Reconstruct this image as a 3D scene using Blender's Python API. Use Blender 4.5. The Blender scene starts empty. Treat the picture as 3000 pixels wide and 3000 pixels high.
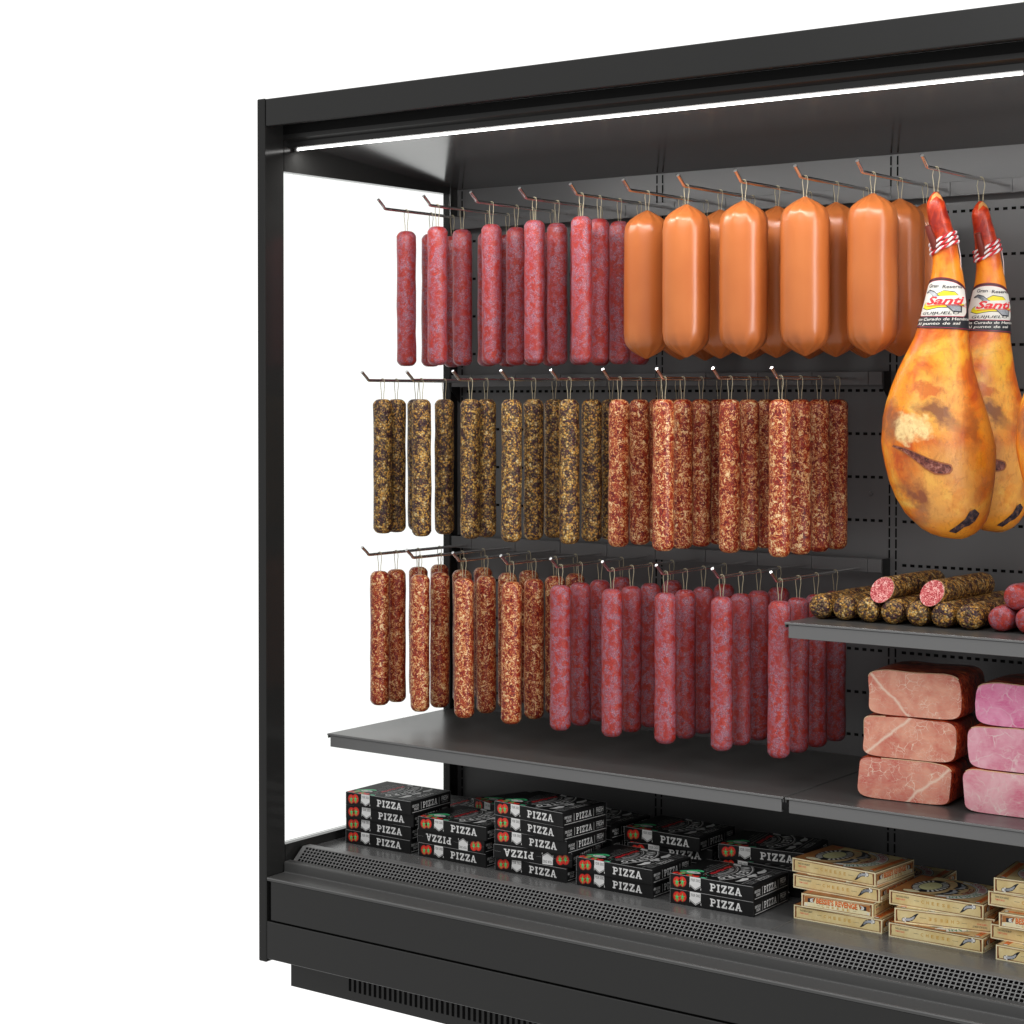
import bpy, math, random
from mathutils import Vector, Matrix
S = bpy.context.scene
C = S.collection
PI = math.pi
random.seed(7)

# ------------------------------------------------------------------ camera
YAW, PITCH = 0.652546, -0.0200926
fw = Vector((-math.sin(YAW)*math.cos(PITCH), math.cos(YAW)*math.cos(PITCH), math.sin(PITCH)))
rt = Vector((math.cos(YAW), math.sin(YAW), 0))
up = rt.cross(fw)
cd = bpy.data.cameras.new('camera')
cam = bpy.data.objects.new('camera', cd); C.objects.link(cam)
m = Matrix.Identity(4)
for i in range(3):
    m[i][0] = rt[i]; m[i][1] = up[i]; m[i][2] = -fw[i]
m[0][3], m[1][3], m[2][3] = 2.9224, -3.1112, 1.3745
cam.matrix_world = m
cd.sensor_width = 36; cd.lens = 5671.885/3000*36
cd.shift_x = (1500-1354.72)/3000; cd.shift_y = (1280.51-1500)/3000
cd.clip_start = 0.05; cd.clip_end = 200
S.camera = cam
# ------------------------------------------------------------------ world: white studio sweep behind, dim room in front, soft overhead
W = bpy.data.worlds.new('World'); S.world = W; W.use_nodes = True
nt = W.node_tree; nt.nodes.clear()
wo = nt.nodes.new('ShaderNodeOutputWorld'); bg = nt.nodes.new('ShaderNodeBackground')
tc = nt.nodes.new('ShaderNodeTexCoord')
dot = nt.nodes.new('ShaderNodeVectorMath'); dot.operation = 'DOT_PRODUCT'; dot.inputs[1].default_value = (-.607, .794, 0)
nt.links.new(tc.outputs['Generated'], dot.inputs[0])
def maprange(a, b, c, d):
    n = nt.nodes.new('ShaderNodeMapRange'); n.interpolation_type = 'SMOOTHSTEP'
    for i, v in zip((1, 2, 3, 4), (a, b, c, d)): n.inputs[i].default_value = v
    return n
ENV_FRONT, ENV_TOP, ENV_WHITE = .58, 1.0, 1.25
back = maprange(.5, .72, 0, 1); nt.links.new(dot.outputs['Value'], back.inputs[0])
sx = nt.nodes.new('ShaderNodeSeparateXYZ'); nt.links.new(tc.outputs['Generated'], sx.inputs[0])
upn = maprange(.15, .9, ENV_FRONT, ENV_TOP); nt.links.new(sx.outputs['Z'], upn.inputs[0])
mx = nt.nodes.new('ShaderNodeMix'); mx.data_type = 'FLOAT'
nt.links.new(back.outputs[0], mx.inputs[0]); nt.links.new(upn.outputs[0], mx.inputs[2]); mx.inputs[3].default_value = ENV_WHITE
nt.links.new(mx.outputs[0], bg.inputs['Strength']); bg.inputs[0].default_value = (1, .995, .985, 1)
nt.links.new(bg.outputs[0], wo.inputs[0])
# ------------------------------------------------------------------ lamps (LED tube itself is built with the cabinet)
def area(name, loc, target, sx_, sy_, power, col=(1, 1, 1)):
    l = bpy.data.lights.new(name, 'AREA'); l.shape = 'RECTANGLE'; l.size = sx_; l.size_y = sy_; l.energy = power; l.color = col
    o = bpy.data.objects.new(name, l); C.objects.link(o); o.location = loc
    o.rotation_euler = (Vector(target)-Vector(loc)).to_track_quat('-Z', 'Y').to_euler()
    return o
k1 = area('softbox_lamp', (5.2, -.9, 1.7), (1.2, .3, 1.4), .6, 2.6, 80)
k2 = area('softbox_lamp', (1.6, -3.6, 3.6), (1.2, .3, 1.3), 2.6, 1.6, 34)
k1.data.diffuse_factor = .2; k2.data.specular_factor = .02
S.view_settings.view_transform = 'Standard'; S.view_settings.look = 'None'
S.view_settings.exposure = 0; S.view_settings.gamma = 1; S.view_settings.use_curve_mapping = False
S.render.engine = 'CYCLES'
try:
    S.cycles.use_light_tree = True; S.cycles.max_bounces = 8; S.cycles.caustics_reflective = False; S.cycles.caustics_refractive = False
    S.cycles.sample_clamp_indirect = 4
except Exception: pass
LED_STRENGTH = 6

# ------------------------------------------------------------------ materials
def mat(name, col, rough=.5, metal=0, spec=.5, coat=0, coat_r=.1, emit=None, es=0):
    m = bpy.data.materials.new(name); m.use_nodes = True
    b = m.node_tree.nodes['Principled BSDF']
    b.inputs['Base Color'].default_value = (*col, 1); b.inputs['Roughness'].default_value = rough
    b.inputs['Metallic'].default_value = metal; b.inputs['Specular IOR Level'].default_value = spec
    b.inputs['Coat Weight'].default_value = coat; b.inputs['Coat Roughness'].default_value = coat_r
    if emit: b.inputs['Emission Color'].default_value = (*emit, 1); b.inputs['Emission Strength'].default_value = es
    return m
class NT:
    def __init__(s, m): s.t = m.node_tree; s.b = s.t.nodes['Principled BSDF']; s.L = s.t.links.new
    def n(s, k, **kw):
        x = s.t.nodes.new(k)
        for a, v in kw.items(): setattr(x, a, v)
        return x
    def coords(s, rnd=True, scale=(1, 1, 1)):
        tc = s.n('ShaderNodeTexCoord'); mp = s.n('ShaderNodeMapping'); s.L(tc.outputs['Object'], mp.inputs[0]); mp.inputs['Scale'].default_value = scale
        if rnd:
            oi = s.n('ShaderNodeObjectInfo'); mu = s.n('ShaderNodeMath', operation='MULTIPLY'); mu.inputs[1].default_value = 13.7
            s.L(oi.outputs['Random'], mu.inputs[0]); cb = s.n('ShaderNodeCombineXYZ')
            for i in range(3): s.L(mu.outputs[0], cb.inputs[i])
            s.L(cb.outputs[0], mp.inputs['Location'])
        return mp.outputs[0]
    def noise(s, co, scale, detail=3, rough=.5, dist=0):
        x = s.n('ShaderNodeTexNoise'); s.L(co, x.inputs['Vector']); x.inputs['Scale'].default_value = scale
        x.inputs['Detail'].default_value = detail; x.inputs['Roughness'].default_value = rough; x.inputs['Distortion'].default_value = dist
        return x.outputs['Fac']
    def ramp(s, fac, stops, interp='LINEAR'):
        x = s.n('ShaderNodeValToRGB'); e = x.color_ramp; e.interpolation = interp
        while len(e.elements) < len(stops): e.elements.new(.5)
        for el, (p, c) in zip(e.elements, stops):
            el.position = p; el.color = (*c, 1) if not isinstance(c, (int, float)) else (c, c, c, 1)
        s.L(fac, x.inputs[0]); return x.outputs[0]
    def mix(s, f, a, b, mode='MIX'):
        x = s.n('ShaderNodeMix', data_type='RGBA', blend_type=mode)
        for i, v in ((0, f), (6, a), (7, b)):
            if isinstance(v, (int, float)): x.inputs[i].default_value = v
            elif isinstance(v, tuple): x.inputs[i].default_value = (*v, 1)
            else: s.L(v, x.inputs[i])
        return x.outputs[2]
    def voro(s, co, scale, feature='F1', rand=1):
        x = s.n('ShaderNodeTexVoronoi', feature=feature); s.L(co, x.inputs['Vector']); x.inputs['Scale'].default_value = scale
        x.inputs['Randomness'].default_value = rand; return x
    def bump(s, h, dist=.001, st=.5):
        x = s.n('ShaderNodeBump'); x.inputs['Distance'].default_value = dist; x.inputs['Strength'].default_value = st
        s.L(h, x.inputs['Height']); s.L(x.outputs[0], s.b.inputs['Normal'])
    def col(s, c): s.L(c, s.b.inputs['Base Color'])

M = {}
def metal_paint(name, col, rough):
    m = mat(name, col, rough); t = NT(m); co = t.coords(False)
    n = t.noise(co, 900, 2); t.bump(n, .0002, .12)
    n2 = t.noise(co, 3, 3); t.L(t.ramp(n2, [(.3, rough-.02), (.7, rough+.03)]), t.b.inputs['Roughness'])
    return m
M['body'] = metal_paint('charcoal_powder_coat', (.0135, .0135, .0131), .34)
M['side'] = metal_paint('satin_charcoal_side', (.018, .018, .0175), .12)
M['side'].node_tree.nodes['Principled BSDF'].inputs['Specular IOR Level'].default_value = .30
M['ceil'] = metal_paint('graphite_ceiling', (.085, .085, .085), .15)
M['inner'] = metal_paint('graphite_powder_coat', (.115, .115, .117), .32)
M['deck'] = metal_paint('graphite_tray_paint', (.072, .072, .070), .30)
M['rail'] = metal_paint('grey_price_rail_and_glint', (.155, .155, .155), .42)
M['sill'] = metal_paint('grey_bumper', (.072, .072, .071), .34)
M['grille'] = metal_paint('grey_grille', (.13, .13, .13), .4); M['tray'] = metal_paint('graphite_floor_tray', (.10, .10, .10), .26)
M['black'] = mat('slot_black', (.003, .003, .003), .9, spec=.1)
M['dark'] = mat('black_housing_and_shade', (.004, .004, .004), .6, spec=.2)  # black housing colour, also used for the shade painted on the duct
M['chrome'] = mat('polished_chrome', (.95, .93, .92), .12, 1, .6)
M['tipcap'] = mat('chrome_rod_end', (.8, .8, .8), .35, 1)
M['led'] = mat('led_diffuser', (.9, .9, .9), .4, emit=(1, .985, .96), es=LED_STRENGTH)
M['ledcap'] = mat('led_end_cap', (.3, .3, .3), .4)
# glass: mostly clear, a little mirror
g = bpy.data.materials.new('clear_side_glass'); g.use_nodes = True; t = g.node_tree; t.nodes.clear()
o_ = t.nodes.new('ShaderNodeOutputMaterial'); a_ = t.nodes.new('ShaderNodeBsdfTransparent'); b_ = t.nodes.new('ShaderNodeBsdfGlossy')
a_.inputs[0].default_value = (.975, .985, .98, 1); b_.inputs['Roughness'].default_value = .02
f_ = t.nodes.new('ShaderNodeFresnel'); f_.inputs[0].default_value = 1.2; x_ = t.nodes.new('ShaderNodeMixShader')
t.links.new(f_.outputs[0], x_.inputs[0]); t.links.new(a_.outputs[0], x_.inputs[1]); t.links.new(b_.outputs[0], x_.inputs[2]); t.links.new(x_.outputs[0], o_.inputs[0])
M['glass'] = g

# pink marbled salami
m = mat('pink_salami_casing', (.5, .15, .2), .36, spec=.5); t = NT(m); co = t.coords()
blot = t.noise(co, 70, 5, .68, .5); fine = t.noise(co, 640, 3, .75); mid = t.noise(co, 210, 3, .6); big = t.noise(co, 20, 2)
base = t.mix(t.ramp(fine, [(.43, 0.), (.57, 1.)]), (.13, .028, .042), (.48, .24, .31))
base = t.mix(t.ramp(mid, [(.44, 0.), (.56, .75)]), base, (.30, .10, .14))
red = t.mix(t.ramp(fine, [(.35, 0.), (.70, 1.)]), (.20, .010, .008), (.54, .045, .025))
c = t.mix(t.ramp(blot, [(.46, 0.), (.57, 1.)]), base, red)
c = t.mix(t.ramp(mid, [(.52, 0.), (.60, .6)]), c, (.48, .035, .022))
sp = t.voro(co, 120); c = t.mix(t.ramp(sp.outputs['Distance'], [(.10, .75), (.22, 0.)]), c, (.70, .07, .02))
c = t.mix(t.ramp(big, [(.4, 0.), (.65, .35)]), c, (.34, .03, .035))
t.col(c); t.bump(fine, .0008, .6); M['pink'] = m
# red and white coarse salami
m = mat('red_white_salami_casing', (.5, .15, .1), .34, spec=.5); t = NT(m); co = t.coords()
dn = t.n('ShaderNodeTexNoise'); t.L(co, dn.inputs['Vector']); dn.inputs['Scale'].default_value = 95; dn.inputs['Detail'].default_value = 3
ad = t.n('ShaderNodeVectorMath', operation='SCALE'); t.L(dn.outputs['Color'], ad.inputs[0]); ad.inputs['Scale'].default_value = .022
av = t.n('ShaderNodeVectorMath', operation='ADD'); t.L(co, av.inputs[0]); t.L(ad.outputs[0], av.inputs[1])
w1 = t.noise(av.outputs[0], 150, 2, .5, 1.3); w2 = t.noise(av.outputs[0], 380, 3, .65, .5); patch = t.noise(co, 34, 2)
f1 = t.n('ShaderNodeMath', operation='MULTIPLY_ADD'); t.L(w2, f1.inputs[0]); f1.inputs[1].default_value = .45; t.L(w1, f1.inputs[2])
f2 = t.n('ShaderNodeMath', operation='MULTIPLY_ADD'); t.L(patch, f2.inputs[0]); f2.inputs[1].default_value = .20; t.L(f1.outputs[0], f2.inputs[2])
c = t.ramp(f2.outputs[0], [(.68, (.13, .007, .006)), (.79, (.34, .020, .008)), (.86, (.46, .09, .025)), (.905, (.70, .30, .085)), (.96, (.86, .55, .25)), (1, (.9, .68, .40))])
t.col(c); t.bump(f1.outputs[0], .0010, .5); M['redwhite'] = m
# mustard seed and herb crust
def seed_mat(name, sc):
    m = mat(name, (.3, .2, .1), .45, spec=.45); t = NT(m); co = t.coords()
    v = t.voro(co, sc); cv = t.n('ShaderNodeSeparateColor'); t.L(v.outputs['Color'], cv.inputs[0])
    pn = t.noise(co, 62, 2, .5, .5)
    f = t.n('ShaderNodeMath', operation='MULTIPLY_ADD'); t.L(pn, f.inputs[0]); f.inputs[1].default_value = 1.5
    h = t.n('ShaderNodeMath', operation='MULTIPLY_ADD'); t.L(cv.outputs[0], h.inputs[0]); h.inputs[1].default_value = .62; h.inputs[2].default_value = -.50; t.L(h.outputs[0], f.inputs[2])
    seeds = t.ramp(f.outputs[0], [(.0, (.040, .011, .016)), (.27, (.085, .024, .026)), (.40, (.10, .075, .03)), (.48, (.38, .22, .075)), (.58, (.13, .06, .020)), (.67, (.56, .27, .045)), (.82, (.66, .40, .10)), (.95, (.72, .54, .27))], 'CONSTANT')
    edge = t.ramp(v.outputs['Distance'], [(.35, 0.), (.85, .8)])
    c = t.mix(edge, seeds, (.028, .015, .007)); t.col(c)
    inv = t.n('ShaderNodeMath', operation='SUBTRACT'); inv.inputs[0].default_value = 1; t.L(v.outputs['Distance'], inv.inputs[1])
    t.bump(inv.outputs[0], .0022, .8); return m
M['mustard'] = seed_mat('mustard_seed_crust', 250)
# bologna plastic casing
m = mat('orange_sausage_casing', (.66, .18, .04), .30, spec=.45, coat=.22, coat_r=.24); t = NT(m); co = t.coords()
t.col(t.mix(t.ramp(t.noise(co, 9, 2), [(.3, 0.), (.7, 1.)]), (.46, .125, .030), (.52, .155, .039)))
b1 = t.n('ShaderNodeBump'); b1.inputs['Distance'].default_value = .0012; b1.inputs['Strength'].default_value = .25; t.L(t.noise(co, 40, 2), b1.inputs['Height']); t.L(b1.outputs[0], t.b.inputs['Normal'])
M['bologna'] = m
# cured ham skin
m = mat('cured_ham_rind', (.8, .35, .05), .33, spec=.5); t = NT(m); co = t.coords(False)
n1 = t.noise(co, 11, 4, .6, .8); n2 = t.noise(co, 26, 4, .65, .6); n3 = t.noise(co, 90, 4, .7, .3)
c = t.ramp(n1, [(.32, (.93, .50, .08)), (.42, (.92, .34, .02)), (.50, (.82, .19, .010)), (.60, (.60, .09, .008))])
# the trimmed face is pale fat with brown crust, the flanks and rim stay orange skin
tcb = t.n('ShaderNodeTexCoord'); dnz = t.n('ShaderNodeTexNoise'); t.L(tcb.outputs['Object'], dnz.inputs['Vector']); dnz.inputs['Scale'].default_value = 22; dnz.inputs['Detail'].default_value = 4; dnz.inputs['Roughness'].default_value = .6
wsc = t.n('ShaderNodeVectorMath', operation='SCALE'); t.L(dnz.outputs['Color'], wsc.inputs[0]); wsc.inputs['Scale'].default_value = .075
wad = t.n('ShaderNodeVectorMath', operation='ADD'); t.L(tcb.outputs['Object'], wad.inputs[0]); t.L(wsc.outputs[0], wad.inputs[1])
def blob(c_in, cx, cz, rx, rz, colr, amt, soft=.45, rot=0):
    mp = t.n('ShaderNodeMapping', vector_type='TEXTURE'); t.L(wad.outputs[0], mp.inputs[0]); mp.inputs['Location'].default_value = (cx+.0375, -.03, cz+.0375); mp.inputs['Rotation'].default_value = (0, rot, 0); mp.inputs['Scale'].default_value = (rx, .12, rz)
    ln = t.n('ShaderNodeVectorMath', operation='LENGTH'); t.L(mp.outputs[0], ln.inputs[0]); return t.mix(t.ramp(ln.outputs['Value'], [(1-soft, amt), (1., 0.)]), c_in, colr)
c = blob(c, .012, -.60, .085, .115, (.95, .55, .13), .6); c = blob(c, .00, -.44, .062, .075, (.95, .50, .085), .7)
c = blob(c, -.055, -.485, .040, .034, (.96, .74, .34), .9, .3); c = blob(c, .02, -.355, .035, .05, (.96, .52, .04), .8)
c = blob(c, -.010, -.455, .060, .020, (.26, .09, .032), .95, .6, .5); c = blob(c, -.030, -.415, .050, .014, (.62, .11, .012), .8, .5, .1); c = blob(c, -.092, -.480, .022, .050, (.32, .10, .035), .9)
c = blob(c, .055, -.49, .020, .055, (.40, .12, .03), .8, .6); c = blob(c, -.050, -.610, .022, .055, (.28, .075, .03), .95, .6, -.7); c = blob(c, -.030, -.655, .022, .03, (.36, .14, .08), .6, .5)
c = blob(c, .095, -.50, .030, .14, (.94, .34, .012), .8); c = blob(c, .045, -.680, .060, .028, (.92, .36, .03), .8); c = blob(c, -.075, -.40, .03, .07, (.92, .30, .012), .7)
c = t.mix(t.ramp(n2, [(.53, 0.), (.66, .45)]), c, (.80, .22, .018)); n4 = t.noise(co, 30, 5, .72, 1.0)
c = t.mix(t.ramp(n4, [(.56, 0.), (.66, .45)]), c, (.50, .17, .035)); c = t.mix(t.ramp(n3, [(.57, 0.), (.74, .45)]), c, (.34, .10, .02))
st = t.noise(t.coords(False, (1, 1, .25)), 160, 4, .7, .4); c = t.mix(t.ramp(st, [(.53, 0.), (.68, .35)]), c, (.45, .14, .03))
sp_ = t.n('ShaderNodeSeparateXYZ'); tcc = t.n('ShaderNodeTexCoord'); t.L(tcc.outputs['Object'], sp_.inputs[0])
shank = t.n('ShaderNodeMapRange', interpolation_type='SMOOTHSTEP'); t.L(sp_.outputs['Z'], shank.inputs[0])
for i, v in ((1, -.165), (2, -.125), (3, 0), (4, 1)): shank.inputs[i].default_value = v
sh = t.mix(t.ramp(n2, [(.38, 0.), (.62, 1.)]), (.26, .014, .008), (.68, .060, .010))
sk2 = t.n('ShaderNodeMapRange', interpolation_type='SMOOTHSTEP'); t.L(sp_.outputs['Z'], sk2.inputs[0])
for i, v in ((1, -.36), (2, -.20), (3, 0), (4, .85)): sk2.inputs[i].default_value = v
c = t.mix(sk2.outputs[0], c, t.mix(t.ramp(n1, [(.4, 0.), (.6, 1.)]), (.92, .27, .015), (.70, .10, .010)))
c = t.mix(shank.outputs[0], c, sh); t.col(c); t.bump(n3, .002, .5); M['ham'] = m
M['shankbone'] = mat('dried_shank_bone', (.17, .022, .012), .45)
M['tendon'] = mat('pale_ham_tendon', (.62, .30, .10), .4)
m = mat('dark_ham_slit', (.22, .05, .04), .35); t = NT(m); co = t.coords(False); t.col(t.ramp(t.noise(co, 130, 4, .7), [(.35, (.05, .010, .012)), (.52, (.20, .045, .03)), (.66, (.42, .17, .13))])); t.bump(t.noise(co, 200, 3), .002, .8); M['hamslit'] = m
M['slitrim'] = mat('slit_edge', (.40, .12, .03), .4); m = mat('blue_black_ham_stamp', (.03, .022, .03), .5); t = NT(m); co = t.coords(False); t.col(t.ramp(t.noise(co, 90, 4, .7), [(.38, (.014, .010, .016)), (.55, (.06, .04, .05)), (.68, (.34, .15, .06))])); M['hamspot'] = m
M['ropered'] = mat('red_cord', (.62, .025, .035), .6); M['ropewhite'] = mat('white_cord', (.8, .72, .72), .7)
M['string'] = mat('linen_string', (.42, .37, .25), .8)
# smoked block rind and faces
m = mat('smoked_block_rind', (.2, .04, .02), .32, spec=.5); t = NT(m)
n1 = t.noise(t.coords(True, (.5, 1.6, 1.6)), 60, 5, .7, .8); n2 = t.noise(t.coords(), 14, 3)
c = t.ramp(n1, [(.36, (.09, .012, .010)), (.47, (.46, .045, .018)), (.57, (.78, .13, .04)), (.68, (.90, .42, .16))])
c = t.mix(t.ramp(n2, [(.48, 0.), (.64, .7)]), c, (.09, .020, .018)); t.col(c); t.bump(n1, .002, .5); M['rind'] = m
def face_mat(name, a, b, vein, fat, ang, off, vs):
    m = mat(name, a, .38, spec=.5); t = NT(m)
    co = t.coords(True)
    dn = t.n('ShaderNodeTexNoise'); t.L(co, dn.inputs['Vector']); dn.inputs['Scale'].default_value = 40; dn.inputs['Detail'].default_value = 3
    sc = t.n('ShaderNodeVectorMath', operation='SCALE'); t.L(dn.outputs['Color'], sc.inputs[0]); sc.inputs['Scale'].default_value = .022
    av = t.n('ShaderNodeVectorMath', operation='ADD'); t.L(co, av.inputs[0]); t.L(sc.outputs[0], av.inputs[1])
    n1 = t.noise(co, 22, 4, .6, .5); n2 = t.noise(t.coords(True, (1, 1, 3)), 120, 4, .65)
    c = t.mix(t.ramp(n1, [(.35, 0.), (.65, 1.)]), a, b)
    c = t.mix(t.ramp(n2, [(.4, 0.), (.7, .45)]), c, fat)
    v = t.voro(av.outputs[0], vs, 'DISTANCE_TO_EDGE'); gate = t.ramp(t.noise(co, 30, 2), [(.46, 0.), (.60, 1.)])
    line = t.mix(1, t.ramp(v.outputs['Distance'], [(.006, .9), (.034, 0.)]), gate, 'MULTIPLY')
    c = t.mix(line, c, vein)
    v2 = t.voro(av.outputs[0], vs*2.3, 'DISTANCE_TO_EDGE'); g2 = t.ramp(t.noise(co, 48, 2), [(.50, 0.), (.62, 1.)])
    c = t.mix(t.mix(1, t.ramp(v2.outputs['Distance'], [(.01, .5), (.05, 0.)]), g2, 'MULTIPLY'), c, vein)
    # one thick seam of fat crossing the cut
    tcx = t.n('ShaderNodeTexCoord'); wob = t.n('ShaderNodeVectorMath', operation='ADD'); t.L(tcx.outputs['Object'], wob.inputs[0])
    s2 = t.n('ShaderNodeVectorMath', operation='SCALE'); t.L(dn.outputs['Color'], s2.inputs[0]); s2.inputs['Scale'].default_value = .012; t.L(s2.outputs[0], wob.inputs[1])
    dp = t.n('ShaderNodeVectorMath', operation='DOT_PRODUCT'); t.L(wob.outputs[0], dp.inputs[0]); dp.inputs[1].default_value = (math.sin(ang), 0, math.cos(ang))
    sb = t.n('ShaderNodeMath', operation='SUBTRACT'); t.L(dp.outputs['Value'], sb.inputs[0]); sb.inputs[1].default_value = off
    ab = t.n('ShaderNodeMath', operation='ABSOLUTE'); t.L(sb.outputs[0], ab.inputs[0])
    c = t.mix(t.ramp(ab.outputs[0], [(.0012, .9), (.0032, 0.)]), c, vein)
    t.col(c); t.bump(n2, .0006, .4); return m
M['meat1'] = face_mat('cut_smoked_ham_face', (.66, .165, .11), (.84, .38, .26), (.93, .70, .55), (.72, .42, .30), .785, -.027, 62)
M['meat2'] = face_mat('cut_smoked_ham_face', (.64, .15, .10), (.84, .37, .25), (.93, .70, .55), (.72, .42, .30), -.7, .028, 58)
M['meat3'] = face_mat('cut_smoked_ham_face', (.64, .15, .11), (.82, .35, .24), (.93, .70, .55), (.72, .44, .34), -.69, -.031, 60)
M['pinkface1'] = face_mat('cut_pink_ham_face', (.88, .34, .52), (.70, .12, .30), (.85, .55, .62), (.80, .40, .52), .3, .052, 26)
M['pinkface2'] = face_mat('cut_pink_ham_face', (.88, .46, .54), (.72, .20, .31), (.86, .62, .62), (.80, .48, .52), 1.0, .06, 24)
M['pinkface3'] = face_mat('cut_pink_ham_face', (.88, .48, .52), (.72, .18, .27), (.87, .66, .62), (.80, .52, .52), .9, .06, 24)
M['fatrim'] = mat('fat_rim', (.80, .55, .34), .4)
m = mat('cut_salami_face', (.6, .1, .12), .35); t = NT(m); co = t.coords()
v = t.voro(co, 260); c = t.ramp(t.noise(co, 210, 3, .6, 1.5), [(.40, (.34, .012, .02)), (.50, (.55, .05, .06)), (.56, (.75, .28, .26)), (.66, (.85, .55, .5))]); t.col(c); M['cutface'] = m
# cartons
M['k'] = mat('black_carton', (.0065, .0065, .0068), .5, spec=.3)
M['w'] = mat('print_white', (.80, .80, .79), .5); M['gr'] = mat('print_grey', (.38, .38, .38), .5)
M['edge'] = mat('carton_worn_edge', (.42, .42, .42), .6)
M['tom'] = mat('print_tomato_red', (.74, .030, .018), .45); M['tomd'] = mat('print_dark_red', (.22, .012, .01), .45)
M['grn'] = mat('print_green', (.04, .60, .14), .45); M['lgrn'] = mat('print_mint', (.10, .66, .34), .45); M['red'] = mat('print_red', (.80, .025, .035), .45)
def carton(name, a, b):
    m = mat(name, a, .42, spec=.4); t = NT(m); co = t.coords()
    t.col(t.mix(t.ramp(t.noise(co, 30, 5, .7), [(.35, 0.), (.65, 1.)]), a, b)); return m
M['cream'] = carton('cream_carton', (.72, .54, .23), (.85, .71, .38)); M['ltan'] = carton('tan_carton_print', (.56, .36, .15), (.70, .51, .26))
M['lcr'] = carton('cream_carton_light', (.84, .73, .42), (.93, .84, .58))
M['brn'] = carton('scorched_brown_print', (.06, .018, .008), (.17, .045, .015)); M['mbr'] = carton('burnt_orange_print', (.36, .12, .03), (.46, .20, .06))
M['org'] = carton('orange_print', (.80, .14, .02), (.88, .22, .04)); M['gold'] = mat('print_gold', (.62, .34, .05), .4)
M['ink'] = mat('print_ink', (.015, .016, .022), .45); M['wht'] = mat('print_bright_white', (.82, .80, .74), .45)
M['chs'] = mat('print_cheese', (.68, .66, .34), .45); M['mag'] = mat('print_crimson', (.45, .03, .07), .45); M['dgn'] = mat('print_dark_green', (.02, .24, .10), .45)
M['yel'] = mat('print_yellow', (.86, .74, .02), .4); M['maroon'] = mat('print_maroon', (.14, .008, .02), .4)
M['stone'] = carton('print_sketch_grey', (.12, .14, .17), (.62, .64, .68))

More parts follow.
